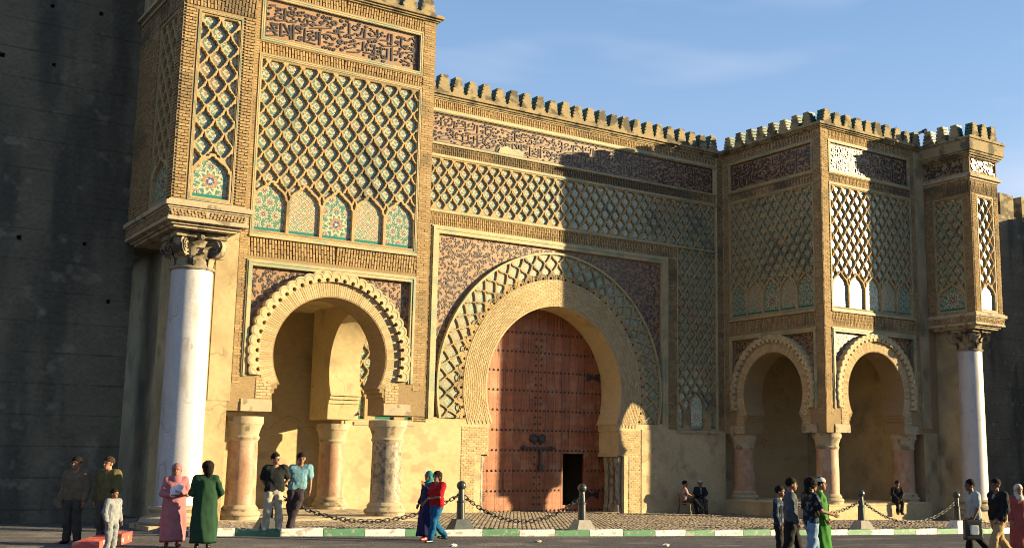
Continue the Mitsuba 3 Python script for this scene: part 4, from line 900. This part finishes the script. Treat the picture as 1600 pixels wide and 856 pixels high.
def hand(wrist, elbow, side, curl=.5):
    """palm, four fingers of different lengths and a thumb, hanging on from the forearm"""
    d = wrist-elbow; d /= np.linalg.norm(d); f = V3(0, 1, 0)-d*d[1]; f /= max(np.linalg.norm(f), 1e-6); w = np.cross(d, f)*side
    pc = wrist+d*.045; L = [m3.Manifold.batch_hull([ball(wrist+d*.01, .024, 8), ball(pc+f*.032+d*.035, .013, 8), ball(pc-f*.032+d*.035, .013, 8)])]
    for i, (o, ln) in enumerate(((.030, .068), (.011, .078), (-.010, .072), (-.030, .056))):
        b = pc+f*o+d*.035; m = b+d*ln*.5-w*ln*.10*curl; e = m+d*ln*.5*(1-.4*curl)-w*ln*.5*curl; L += [bone(b, m, .0095, .009, 6), bone(m, e, .009, .0075, 6)]
    t0 = pc+f*.030-d*.01; t1 = t0+f*.028+d*.022-w*.01; t2 = t1+d*.030+f*.004-w*.01; L += [bone(t0, t1, .012, .0105, 6), bone(t1, t2, .0105, .009, 6)]
    return L
def person(label, pos, H, face, skin='tan', hair=(.015, .012, .010), hairstyle='short', top=(.4, .4, .4), bottom=(.1, .1, .1), shoes=(.03, .025, .02), sleeves='short', robe=None, scarf=None, cap=None,
           kn=None, an=None, el=None, wr=None, turn=0, nod=0, lean=(0, 0), pelvis=None, loose=1.0, jacket=None, belt=None, pattern=None, child=False, group=None):
    """Y is forwards, X to the person's left is negative; all joints in metres for a height of 1.75"""
    k = thing('person', label, 'person', group); s = H/1.75
    pel = V3(0, 0, .93) if pelvis is None else V3(*pelvis)
    ch = pel+V3(lean[0]*.6, lean[1]*.6, .36); nk = pel+V3(lean[0], lean[1]+.005, .55); hd = nk+V3(lean[0]*.15, lean[1]*.2+.03, .145)
    hip = [pel+V3(q*.095, 0, -.03) for q in (-1, 1)]; sh = [nk+V3(q*.185, -.01, -.065) for q in (-1, 1)]
    kn = [V3(*q) for q in (kn or [(-.10, .03, .49), (.10, .03, .49)])]; an = [V3(*q) for q in (an or [(-.11, -.02, .085), (.11, -.02, .085)])]
    el = [V3(*q) for q in (el or [(-.245, -.03, 1.13), (.245, -.03, 1.13)])]; wr = [V3(*q) for q in (wr or [(-.25, .07, .88), (.25, .07, .88)])]
    ft = []
    for i in (0, 1):
        d = an[i]-kn[i]; fw = V3(0, 1, 0) if abs(d[1]) < .2 else V3(0, 1, .15); ft.append(an[i]+fw*.15+V3((i*2-1)*.03, 0, -.045))
    rot = trimesh.transformations.rotation_matrix(math.radians(face-90), (0, 0, 1)); M = np.eye(4); M[:3, :3] = rot[:3, :3]*s; M[:3, 3] = (pos[0], pos[1], pos[2] if len(pos) > 2 else gz(pos[0]))
    ta = math.radians(turn); R = trimesh.transformations.rotation_matrix(ta, (0, 0, 1)) @ trimesh.transformations.rotation_matrix(math.radians(-nod), (1, 0, 0))
    hp = lambda x, y, z: hd+R[:3, :3] @ V3(x, y, z)
    def put(name, mesh, col, bsdf='cloth', pat=None, smooth=True):
        m = mesh.copy(); m.apply_transform(M)
        c = np.tile(np.array(col, float)*(1 if bsdf == 'skin' else DYE), (len(m.vertices), 1))
        if bsdf == 'cloth' and name not in ('hair', 'eyebrow'): c = c*(0.72+0.56*meshkit.fbm(mesh.vertices*V3(16, 16, 11), 3, 21))[:, None]
        if pat is not None:
            q = mesh.vertices; n = meshkit.noise(q*pat[1]+3, 5); c[n > pat[2]] = np.array(pat[0])*DYE
            if len(pat) > 3: n = meshkit.noise(q*pat[1]*1.2+40, 9); c[n > pat[4]] = np.array(pat[3])*DYE
        return part(k, name, m, bsdf, smooth=smooth, color=c)
    # the body, one continuous surface
    L = [bone(hp(0, .0, .035), hp(0, -.018, .03), .098, .094), bone(hp(0, .025, -.02), hp(0, .052, -.075), .072, .044), bone(hp(0, -.02, -.05), nk-V3(0, 0, .04), .056, .062),
         bone(hp(0, .092, .012), hp(0, .112, -.018), .010, .016, 8), ell(hp(0, .090, -.058), (.026, .010, .011), 8), ell(hp(-.092, -.005, -.005), (.014, .026, .034), 8), ell(hp(.092, -.005, -.005), (.014, .026, .034), 8),
         m3.Manifold.batch_hull([ball(sh[0], .062), ball(sh[1], .062), ball(ch+V3(-.085, .01, .02), .10), ball(ch+V3(.085, .01, .02), .10)]), m3.Manifold.batch_hull([ball(nk-V3(0, 0, .02), .06), ball(sh[0], .05), ball(sh[1], .05)]),
         m3.Manifold.batch_hull([ball(ch+V3(-.085, .01, .02), .10), ball(ch+V3(.085, .01, .02), .10), ball(pel+V3(-.075, 0, .03), .095), ball(pel+V3(.075, 0, .03), .095)])]
    for i in (0, 1):
        L += [bone(sh[i], el[i], .052, .040), bone(el[i], wr[i], .041, .027), bone(hip[i], kn[i], .090, .056), bone(kn[i], an[i], .056, .038), bone(an[i]-V3(0, .03, .03), ft[i], .038, .028)]
        L += hand(wr[i], el[i], i*2-1)
    put('body', tomesh(solid(L), .024, 4), SKIN[skin], 'skin')
    for x in (-.035, .035):
        put('eye', tomesh(ell(hp(x, .086, .012), (.015, .008, .008), 8), 0, 0), (.02, .015, .012), 'leather')
        put('eyebrow', tomesh(bone(hp(x-.02, .088, .032), hp(x+.02, .088, .034), .006, .006, 6), 0, 0), hair)
    if scarf is not None:
        S = solid([ell(hp(0, -.025, .045), (.112, .112, .118), 20), bone(hp(0, -.04, -.02), nk+V3(0, -.01, -.01), .098, .105, 16), bone(hp(0, -.03, -.12), nk+V3(0, .03, -.06), .09, .12, 16)]) - ell(hp(0, .115, -.012), (.072, .085, .092), 20)
        put('headscarf', tomesh(S, .022, 5), scarf)
    elif hairstyle == 'short':
        S = ell(hp(0, -.022, .055), (.106, .116, .105), 20) - ell(hp(0, .12, -.03), (.12, .085, .10), 20) - m3.Manifold.cube((.4, .4, .3), True).translate(tuple(hp(0, 0, -.175)))
        m = tomesh(S, .02, 3); v = m.vertices; m.vertices = v+m.vertex_normals*((meshkit.noise(v*60, 2)-.4)*.012)[:, None]; put('hair', m, hair)
    elif hairstyle == 'bob':
        S = solid([ell(hp(0, -.03, .05), (.120, .120, .112), 20), bone(hp(0, -.06, 0), hp(0, -.085, -.16), .100, .062, 16)]) - ell(hp(0, .125, -.03), (.10, .10, .11), 20)
        m = tomesh(S, .02, 3); v = m.vertices; m.vertices = v+m.vertex_normals*((meshkit.noise(v*V3(50, 50, 14), 2)-.4)*.02)[:, None]; put('hair', m, hair)
    elif hairstyle == 'curly':
        S = solid([ell(hp(0, -.03, .055), (.130, .135, .125), 20), ell(hp(0, -.09, -.06), (.10, .07, .09), 16)]) - ell(hp(0, .135, -.035), (.10, .09, .11), 20)
        m = tomesh(S, .018, 2); v = m.vertices; m.vertices = v+m.vertex_normals*((meshkit.noise(v*45, 2)-.4)*.035)[:, None]; put('hair', m, hair)
    if cap is not None:
        S = ell(hp(0, -.015, .075), (.110, .118, .082), 20) - m3.Manifold.cube((.4, .4, .3), True).translate(tuple(hp(0, 0, -.095))); put('cap', tomesh(S, .02, 3), cap)
    def wrinkle(m, amp, fr=(9, 9, 5), sd=3):
        v = m.vertices; m.vertices = v+m.vertex_normals*((meshkit.fbm(v*V3(*fr), 3, sd)-.5)*amp)[:, None]; return m
    lo = loose; A_ = .022*lo
    def torso(extra, hem, hw=.0):
        return [m3.Manifold.batch_hull([ball(sh[0], .066+extra), ball(sh[1], .066+extra), ball(ch+V3(-.085, .01, .02), .108+extra), ball(ch+V3(.085, .01, .02), .108+extra)]),
                m3.Manifold.batch_hull([ball(ch+V3(-.085, .01, .02), .106+extra), ball(ch+V3(.085, .01, .02), .106+extra), ball(pel+V3(-.085-hw, 0, hem), .10+extra), ball(pel+V3(.085+hw, 0, hem), .10+extra)]),
                m3.Manifold.batch_hull([ball(nk-V3(0, 0, .055), .062+extra*.5), ball(sh[0], .055+extra*.6), ball(sh[1], .055+extra*.6)])]
    if robe is not None:
        def fr(z, q): return q
        n, rows = 56, 22; th = np.linspace(0, 2*math.pi, n, endpoint=False); V, F_ = [], []
        zt, zb = nk[2]-.10, (min(an[0][2], an[1][2])+.03); lower = (an[0]+an[1])/2
        for r_ in range(rows):
            q = r_/(rows-1); z = zt+(zb-zt)*q; c = nk*(1-q)+V3(lower[0], lower[1]+.03, 0)*q if q > .5 else nk*(1-q)+(pel*.5+V3(lower[0], lower[1], 0)*.5)*q
            ax = .205+.055*q+.02*math.sin(q*3); ay = .135+.115*q; fold = 1+(.02+.07*q)*np.sin(th*7+2*math.sin(q*4))*np.abs(np.cos(th*1.5))
            V += list(np.stack([c[0]+ax*np.cos(th)*fold, c[1]+ay*np.sin(th)*fold, np.full(n, z)], -1))
        for r_ in range(rows-1):
            for i in range(n): a, b = r_*n+i, r_*n+(i+1) % n; F_ += [[a, a+n, b+n], [a, b+n, b]]
        V += [(nk[0], nk[1], zt+.03), (lower[0], lower[1]+.03, zb+.1)]; t_, b_ = len(V)-2, len(V)-1
        for i in range(n): F_ += [[t_, i, (i+1) % n], [b_, (rows-1)*n+(i+1) % n, (rows-1)*n+i]]
        m = trimesh.Trimesh(np.array(V), F_, process=False); m.fix_normals(); put('robe', wrinkle(m, .05, (8, 8, 4)), robe, pat=pattern)
        S = torso(.018, .12)[:1]+torso(.018, .12)[2:]
        for i in (0, 1): S += [bone(sh[i], el[i], .078, .072), bone(el[i], el[i]*.25+wr[i]*.75, .070, .066)]
        put('robe_sleeves', wrinkle(tomesh(solid(S), .026, 4), .045, (9, 9, 9)), robe, pat=pattern)
    else:
        S = torso(A_*.6, .0 if belt is None else .06, .01*lo)
        for i in (0, 1):
            if sleeves == 'short': e = sh[i]*.30+el[i]*.70; S.append(bone(sh[i], e, .066+A_, .060+A_))
            else: S += [bone(sh[i], el[i], .064+A_, .054+A_), bone(el[i], wr[i]*.9+el[i]*.1, .053+A_, .042+A_*.6)]
        S = solid(S)-bone(nk+V3(0, .05, .05), nk+V3(0, .12, -.05), .07, .03)
        put('jacket' if jacket else 'shirt', wrinkle(tomesh(S, .024, 4), .042*lo, (9, 9, 7)), top, pat=pattern)
        if jacket: put('shirt', tomesh(bone(nk+V3(0, .075, -.07), ch+V3(0, .115, -.10), .045, .02), .03, 3), jacket)
        S = [m3.Manifold.batch_hull([ball(pel+V3(-.08, 0, .05), .105), ball(pel+V3(.08, 0, .05), .105), ball(hip[0]+V3(0, 0, -.04), .102), ball(hip[1]+V3(0, 0, -.04), .102)])]
        for i in (0, 1): S += [bone(hip[i], kn[i], .100+.01*lo, .072+.014*lo), bone(kn[i], an[i]+V3(0, 0, .02), .072+.014*lo, .060+.016*lo)]
        put('trousers', wrinkle(tomesh(solid(S), .028, 5), .050*lo, (9, 9, 7), 5), bottom)
        if belt is not None: put('belt', tomesh(m3.Manifold.batch_hull([ell(pel+V3(-.06, 0, .10), (.118, .125, .022)), ell(pel+V3(.06, 0, .10), (.118, .125, .022))]), .03, 2), belt, 'leather')
    for i in (0, 1):
        S = solid([bone(an[i]+V3(0, -.04, -.045), ft[i]+V3(0, .02, 0), .046, .036), bone(an[i]+V3(0, 0, -.01), an[i]+V3(0, .05, -.03), .048, .045)]); put('shoe', tomesh(S, .025, 3), shoes, 'leather')
    return k, M, dict(wr=wr, el=el, nk=nk, pel=pel)
def held(name, label, catg, mesh, col, M, bsdf='cloth'):
    k = numbered(name); m = mesh.copy(); m.apply_transform(M); scene[k] = mikit.ply(m, bsdf, smooth=True, color=np.tile(np.array(col, float), (len(m.vertices), 1))); labels[k] = {'label': label, 'category': catg}
PZ = lambda x: gz(x)+0.128
# the pair in front of the white column
_, M, J = person('woman in a long pink robe and patterned pink headscarf, holding a bundle', (-18.55, -13.9), 1.62, -100, 'tan', robe=(.52, .22, .24), scarf=(.46, .20, .24), el=[(-.25, .02, 1.12), (.25, .02, 1.12)], wr=[(-.06, .24, 1.16), (.10, .25, 1.10)], turn=-14, shoes=(.25, .08, .08))
b = tomesh(solid([ell((.02, .27, 1.20), (.12, .07, .10)), ell((-.06, .26, 1.27), (.08, .06, .07)), ell((.07, .27, 1.12), (.07, .06, .07))]), .03, 4); held('bundle', 'white and blue cloth bundle held by the woman in pink', 'bundle', b, (.55, .57, .66), M)
person('person in a dark green dress seen from behind, beside the woman in pink', (-18.15, -14.55), 1.68, 70, 'tan', hairstyle='bob', robe=(.025, .075, .04), el=[(-.26, -.02, 1.12), (.30, .02, 1.14)], wr=[(-.14, .22, 1.12), (.16, .12, .98)], turn=35)
# two young men on the kerb
person('young man in a loose black t-shirt and cream trousers, hands behind his back', (-15.35, -10.80, PZ(-15.3)), 1.80, -108, 'light', top=(.022, .027, .028), bottom=(.60, .55, .42), shoes=(.75, .73, .68), loose=1.6, turn=38, el=[(-.30, -.10, 1.16), (.28, -.12, 1.16)], wr=[(-.16, -.16, .98), (.16, -.17, .98)], kn=[(-.12, .03, .49), (.12, .05, .49)], an=[(-.14, 0, .085), (.17, .04, .085)])
person('young man in a light blue shirt with legs crossed and hand on hip', (-14.72, -10.62, PZ(-14.6)), 1.83, -112, 'tan', top=(.22, .46, .55), bottom=(.055, .045, .055), belt=(.45, .42, .38), loose=1.3, turn=10, nod=12, lean=(-.06, 0), el=[(-.30, -.02, 1.17), (.42, -.06, 1.16)], wr=[(-.30, .02, .93), (.22, -.02, 1.0)], kn=[(.00, .08, .49), (.12, .0, .48)], an=[(.13, .06, .085), (.07, -.06, .085)])
# two women walking
person('woman in a dark blue robe and teal headscarf, hand raised to her face', (-12.35, -12.95), 1.60, 195, 'tan', robe=(.030, .030, .12), scarf=(.02, .26, .28), el=[(-.24, .10, 1.12), (.24, -.02, 1.12)], wr=[(-.04, .19, 1.40), (.24, .12, .92)], turn=-4, shoes=(.45, .04, .04), kn=[(-.09, .12, .50), (.09, -.02, .49)], an=[(-.10, .18, .085), (.10, -.12, .10)])
_, M, _ = person('woman in a red top and bright blue trousers striding along the kerb', (-12.55, -13.75), 1.60, 190, 'tan', hairstyle='bob', hair=(.03, .018, .012), top=(.52, .015, .025), bottom=(.012, .13, .30), shoes=(.02, .02, .02), sleeves='short', loose=1.5, el=[(-.24, .12, 1.14), (.25, .04, 1.12)], wr=[(-.10, .25, 1.10), (.22, .24, .98)], kn=[(-.09, .16, .52), (.09, .0, .48)], an=[(-.09, .24, .085), (.09, -.34, .14)], turn=12)
# group on the road in front of the far porch
person('man in a grey-blue jacket in profile, walking to the right', (-9.18, -21.84), 1.66, -40, 'tan', top=(.10, .125, .15), bottom=(.02, .02, .022), sleeves='long', jacket=(.25, .25, .28), loose=1.5, el=[(-.26, -.06, 1.13), (.26, -.03, 1.13)], wr=[(-.25, -.02, .88), (.26, .10, .88)], kn=[(-.1, .14, .5), (.1, -.04, .49)], an=[(-.1, .22, .085), (.1, -.26, .12)])
person('person in a dark flowered shirt and pale jeans with one arm held out', (-9.26, -22.45), 1.66, -22, 'tan', hairstyle='curly', top=(.018, .018, .028), bottom=(.25, .38, .56), sleeves='short', loose=1.4, pattern=((.30, .22, .05), 14, .70, (.05, .12, .25), .66), el=[(-.25, -.02, 1.13), (.27, .10, 1.14)], wr=[(-.24, .10, .90), (.24, .38, 1.06)], turn=6, kn=[(-.1, .12, .5), (.1, -.02, .49)], an=[(-.1, .2, .085), (.1, -.22, .11)])
person('man in a bright green robe and white skullcap, half hidden behind the flowered shirt', (-7.90, -21.41), 1.68, -48, 'tan', robe=(.045, .22, .03), cap=(.72, .70, .66), el=[(-.25, 0, 1.12), (.25, 0, 1.12)], wr=[(-.22, .12, .92), (.22, .12, .92)])
person('person in a dark blue striped top hidden between the jacket and the flowered shirt', (-8.75, -21.1), 1.50, -60, 'tan', top=(.03, .045, .07), bottom=(.03, .03, .035), sleeves='long', pattern=((.14, .20, .28), 9, .62))
# two seated men with chairs, and the figure on the bench
SIT = dict(pelvis=(0, 0, .55), kn=[(-.10, .44, .56), (.11, .44, .56)], an=[(-.10, .46, .085), (.13, .50, .085)])
def chair(x, y, face, label):
    k = thing('chair', label, 'chair', 'chairs against the wall'); M = trimesh.transformations.rotation_matrix(math.radians(face-90), (0, 0, 1)); M[:3, 3] = (x, y, PZ(x))
    def pp(n_, m, b, **kw): m.apply_transform(M); part(k, n_, m, b, **kw)
    pp('seat', box_at(-.22, .22, -.20, .24, .425, .465), 'door_wood'); pp('backrest', box_at(-.21, .21, -.27, -.235, .62, .86), 'door_wood')
    for sx in (-1, 1):
        pp('leg', trimesh.creation.cylinder(.014, segment=[(sx*.20, .21, .43), (sx*.22, .26, 0)], sections=8), 'stone', smooth=40)
        pp('leg', trimesh.creation.cylinder(.014, segment=[(sx*.20, -.18, .43), (sx*.22, -.26, 0)], sections=8), 'iron', smooth=40)
        pp('upright', trimesh.creation.cylinder(.013, segment=[(sx*.20, -.19, .43), (sx*.20, -.26, .87)], sections=8), 'iron', smooth=40)
chair(6.0, -0.75, -36, 'plain chair under the seated man in the pale checked shirt'); chair(6.95, -0.65, -112, 'chair under the seated man in the white cap')
person('man in a pale checked shirt sitting sideways on a chair against the wall', (6.0, -0.75, PZ(6)), 1.72, -36, 'tan', top=(.50, .38, .40), bottom=(.03, .03, .035), sleeves='short', pattern=((.36, .14, .16), 16, .6), el=[(-.25, .10, .86), (.25, .10, .86)], wr=[(-.12, .30, .76), (.12, .30, .76)], pelvis=(0, 0, .55), kn=[(-.10, .44, .57), (.10, .43, .58)], an=[(-.10, .52, .085), (.06, .74, .22)])
person('man in a dark jacket and white cap sitting with crossed ankles against the wall', (6.95, -0.65, PZ(7)), 1.76, -112, 'dark', top=(.025, .03, .045), bottom=(.10, .095, .085), sleeves='long', jacket=(.35, .37, .38), cap=(.62, .64, .66), el=[(-.27, .06, .86), (.27, .06, .86)], wr=[(-.10, .28, .74), (.10, .28, .74)], **SIT)
person('dark clothed figure sitting on the edge of the far porch, deep in shade', (13.1, -6.05, -0.22), 1.70, -120, 'dark', top=(.02, .022, .028), bottom=(.025, .025, .03), sleeves='long', hairstyle='short', pelvis=(0, 0, .84), lean=(0, .10), kn=[(-.10, .40, .80), (.10, .40, .80)], an=[(-.08, .36, .34), (.10, .38, .34)], el=[(-.24, .14, 1.12), (.24, .14, 1.12)], wr=[(-.08, .36, .92), (.08, .36, .92)], nod=15)
# walkers at the right edge
_, M, _ = person('man in a pale shirt and dark trousers walking left with a dark bag', (-3.05, -21.6), 1.74, 152, 'dark', top=(.46, .52, .55), bottom=(.016, .017, .02), sleeves='short', loose=1.3, el=[(-.26, .04, 1.13), (.26, -.10, 1.14)], wr=[(-.27, .16, .90), (.25, -.18, .92)], kn=[(-.09, .16, .52), (.09, -.06, .49)], an=[(-.09, .22, .085), (.09, -.36, .16)], lean=(0, .05))
b = tomesh(m3.Manifold.cube((.13, .42, .44), True).translate((-.34, .22, .66)), .06, 2); held('bag', 'dark bag with a pale print carried by the man in the pale shirt', 'bag', b, (.018, .02, .024), M, 'leather')
b = tomesh(m3.Manifold.cube((.02, .22, .22), True).translate((-.412, .22, .66)), .06, 1); q = list(scene)[-1]; m = b.copy(); m.apply_transform(M); part(q, 'print', m, 'cloth', smooth=True, color=np.tile(np.array((.32, .40, .45)), (len(m.vertices), 1)))
person('man in a dark jacket and khaki trousers striding left', (-3.75, -22.7), 1.76, 165, 'dark', top=(.016, .018, .024), bottom=(.50, .34, .17), sleeves='long', jacket=(.22, .36, .42), loose=1.7, el=[(-.28, .02, 1.12), (.30, -.14, 1.14)], wr=[(-.24, .16, .94), (.28, -.16, .90)], kn=[(-.10, .20, .53), (.10, -.10, .50)], an=[(-.10, .34, .085), (.10, -.42, .14)], turn=12)
person('woman in a coral red robe and white headscarf at the right edge', (-1.05, -21.4), 1.66, -120, 'tan', robe=(.44, .10, .09), scarf=(.68, .66, .64))
# figures at the left edge
person('man in a loose olive jacket standing at the left edge', (-19.62, -13.0), 1.72, -150, 'light', hair=(.06, .035, .02), top=(.17, .15, .06), bottom=(.10, .09, .07), sleeves='long', loose=1.8, el=[(-.27, 0, 1.13), (.28, -.03, 1.13)], wr=[(-.26, .06, .88), (.27, .04, .88)])
person('child in a pale grey suit in front of the olive jacket', (-20.05, -15.3), 1.14, -60, 'tan', top=(.33, .36, .38), bottom=(.31, .34, .36), sleeves='long', shoes=(.2, .2, .2), loose=1.5)
person('man in a brown coat standing at the far left edge beside the olive jacket', (-20.15, -12.6), 1.70, -130, 'tan', top=(.20, .15, .10), bottom=(.08, .07, .06), sleeves='long', loose=1.5)
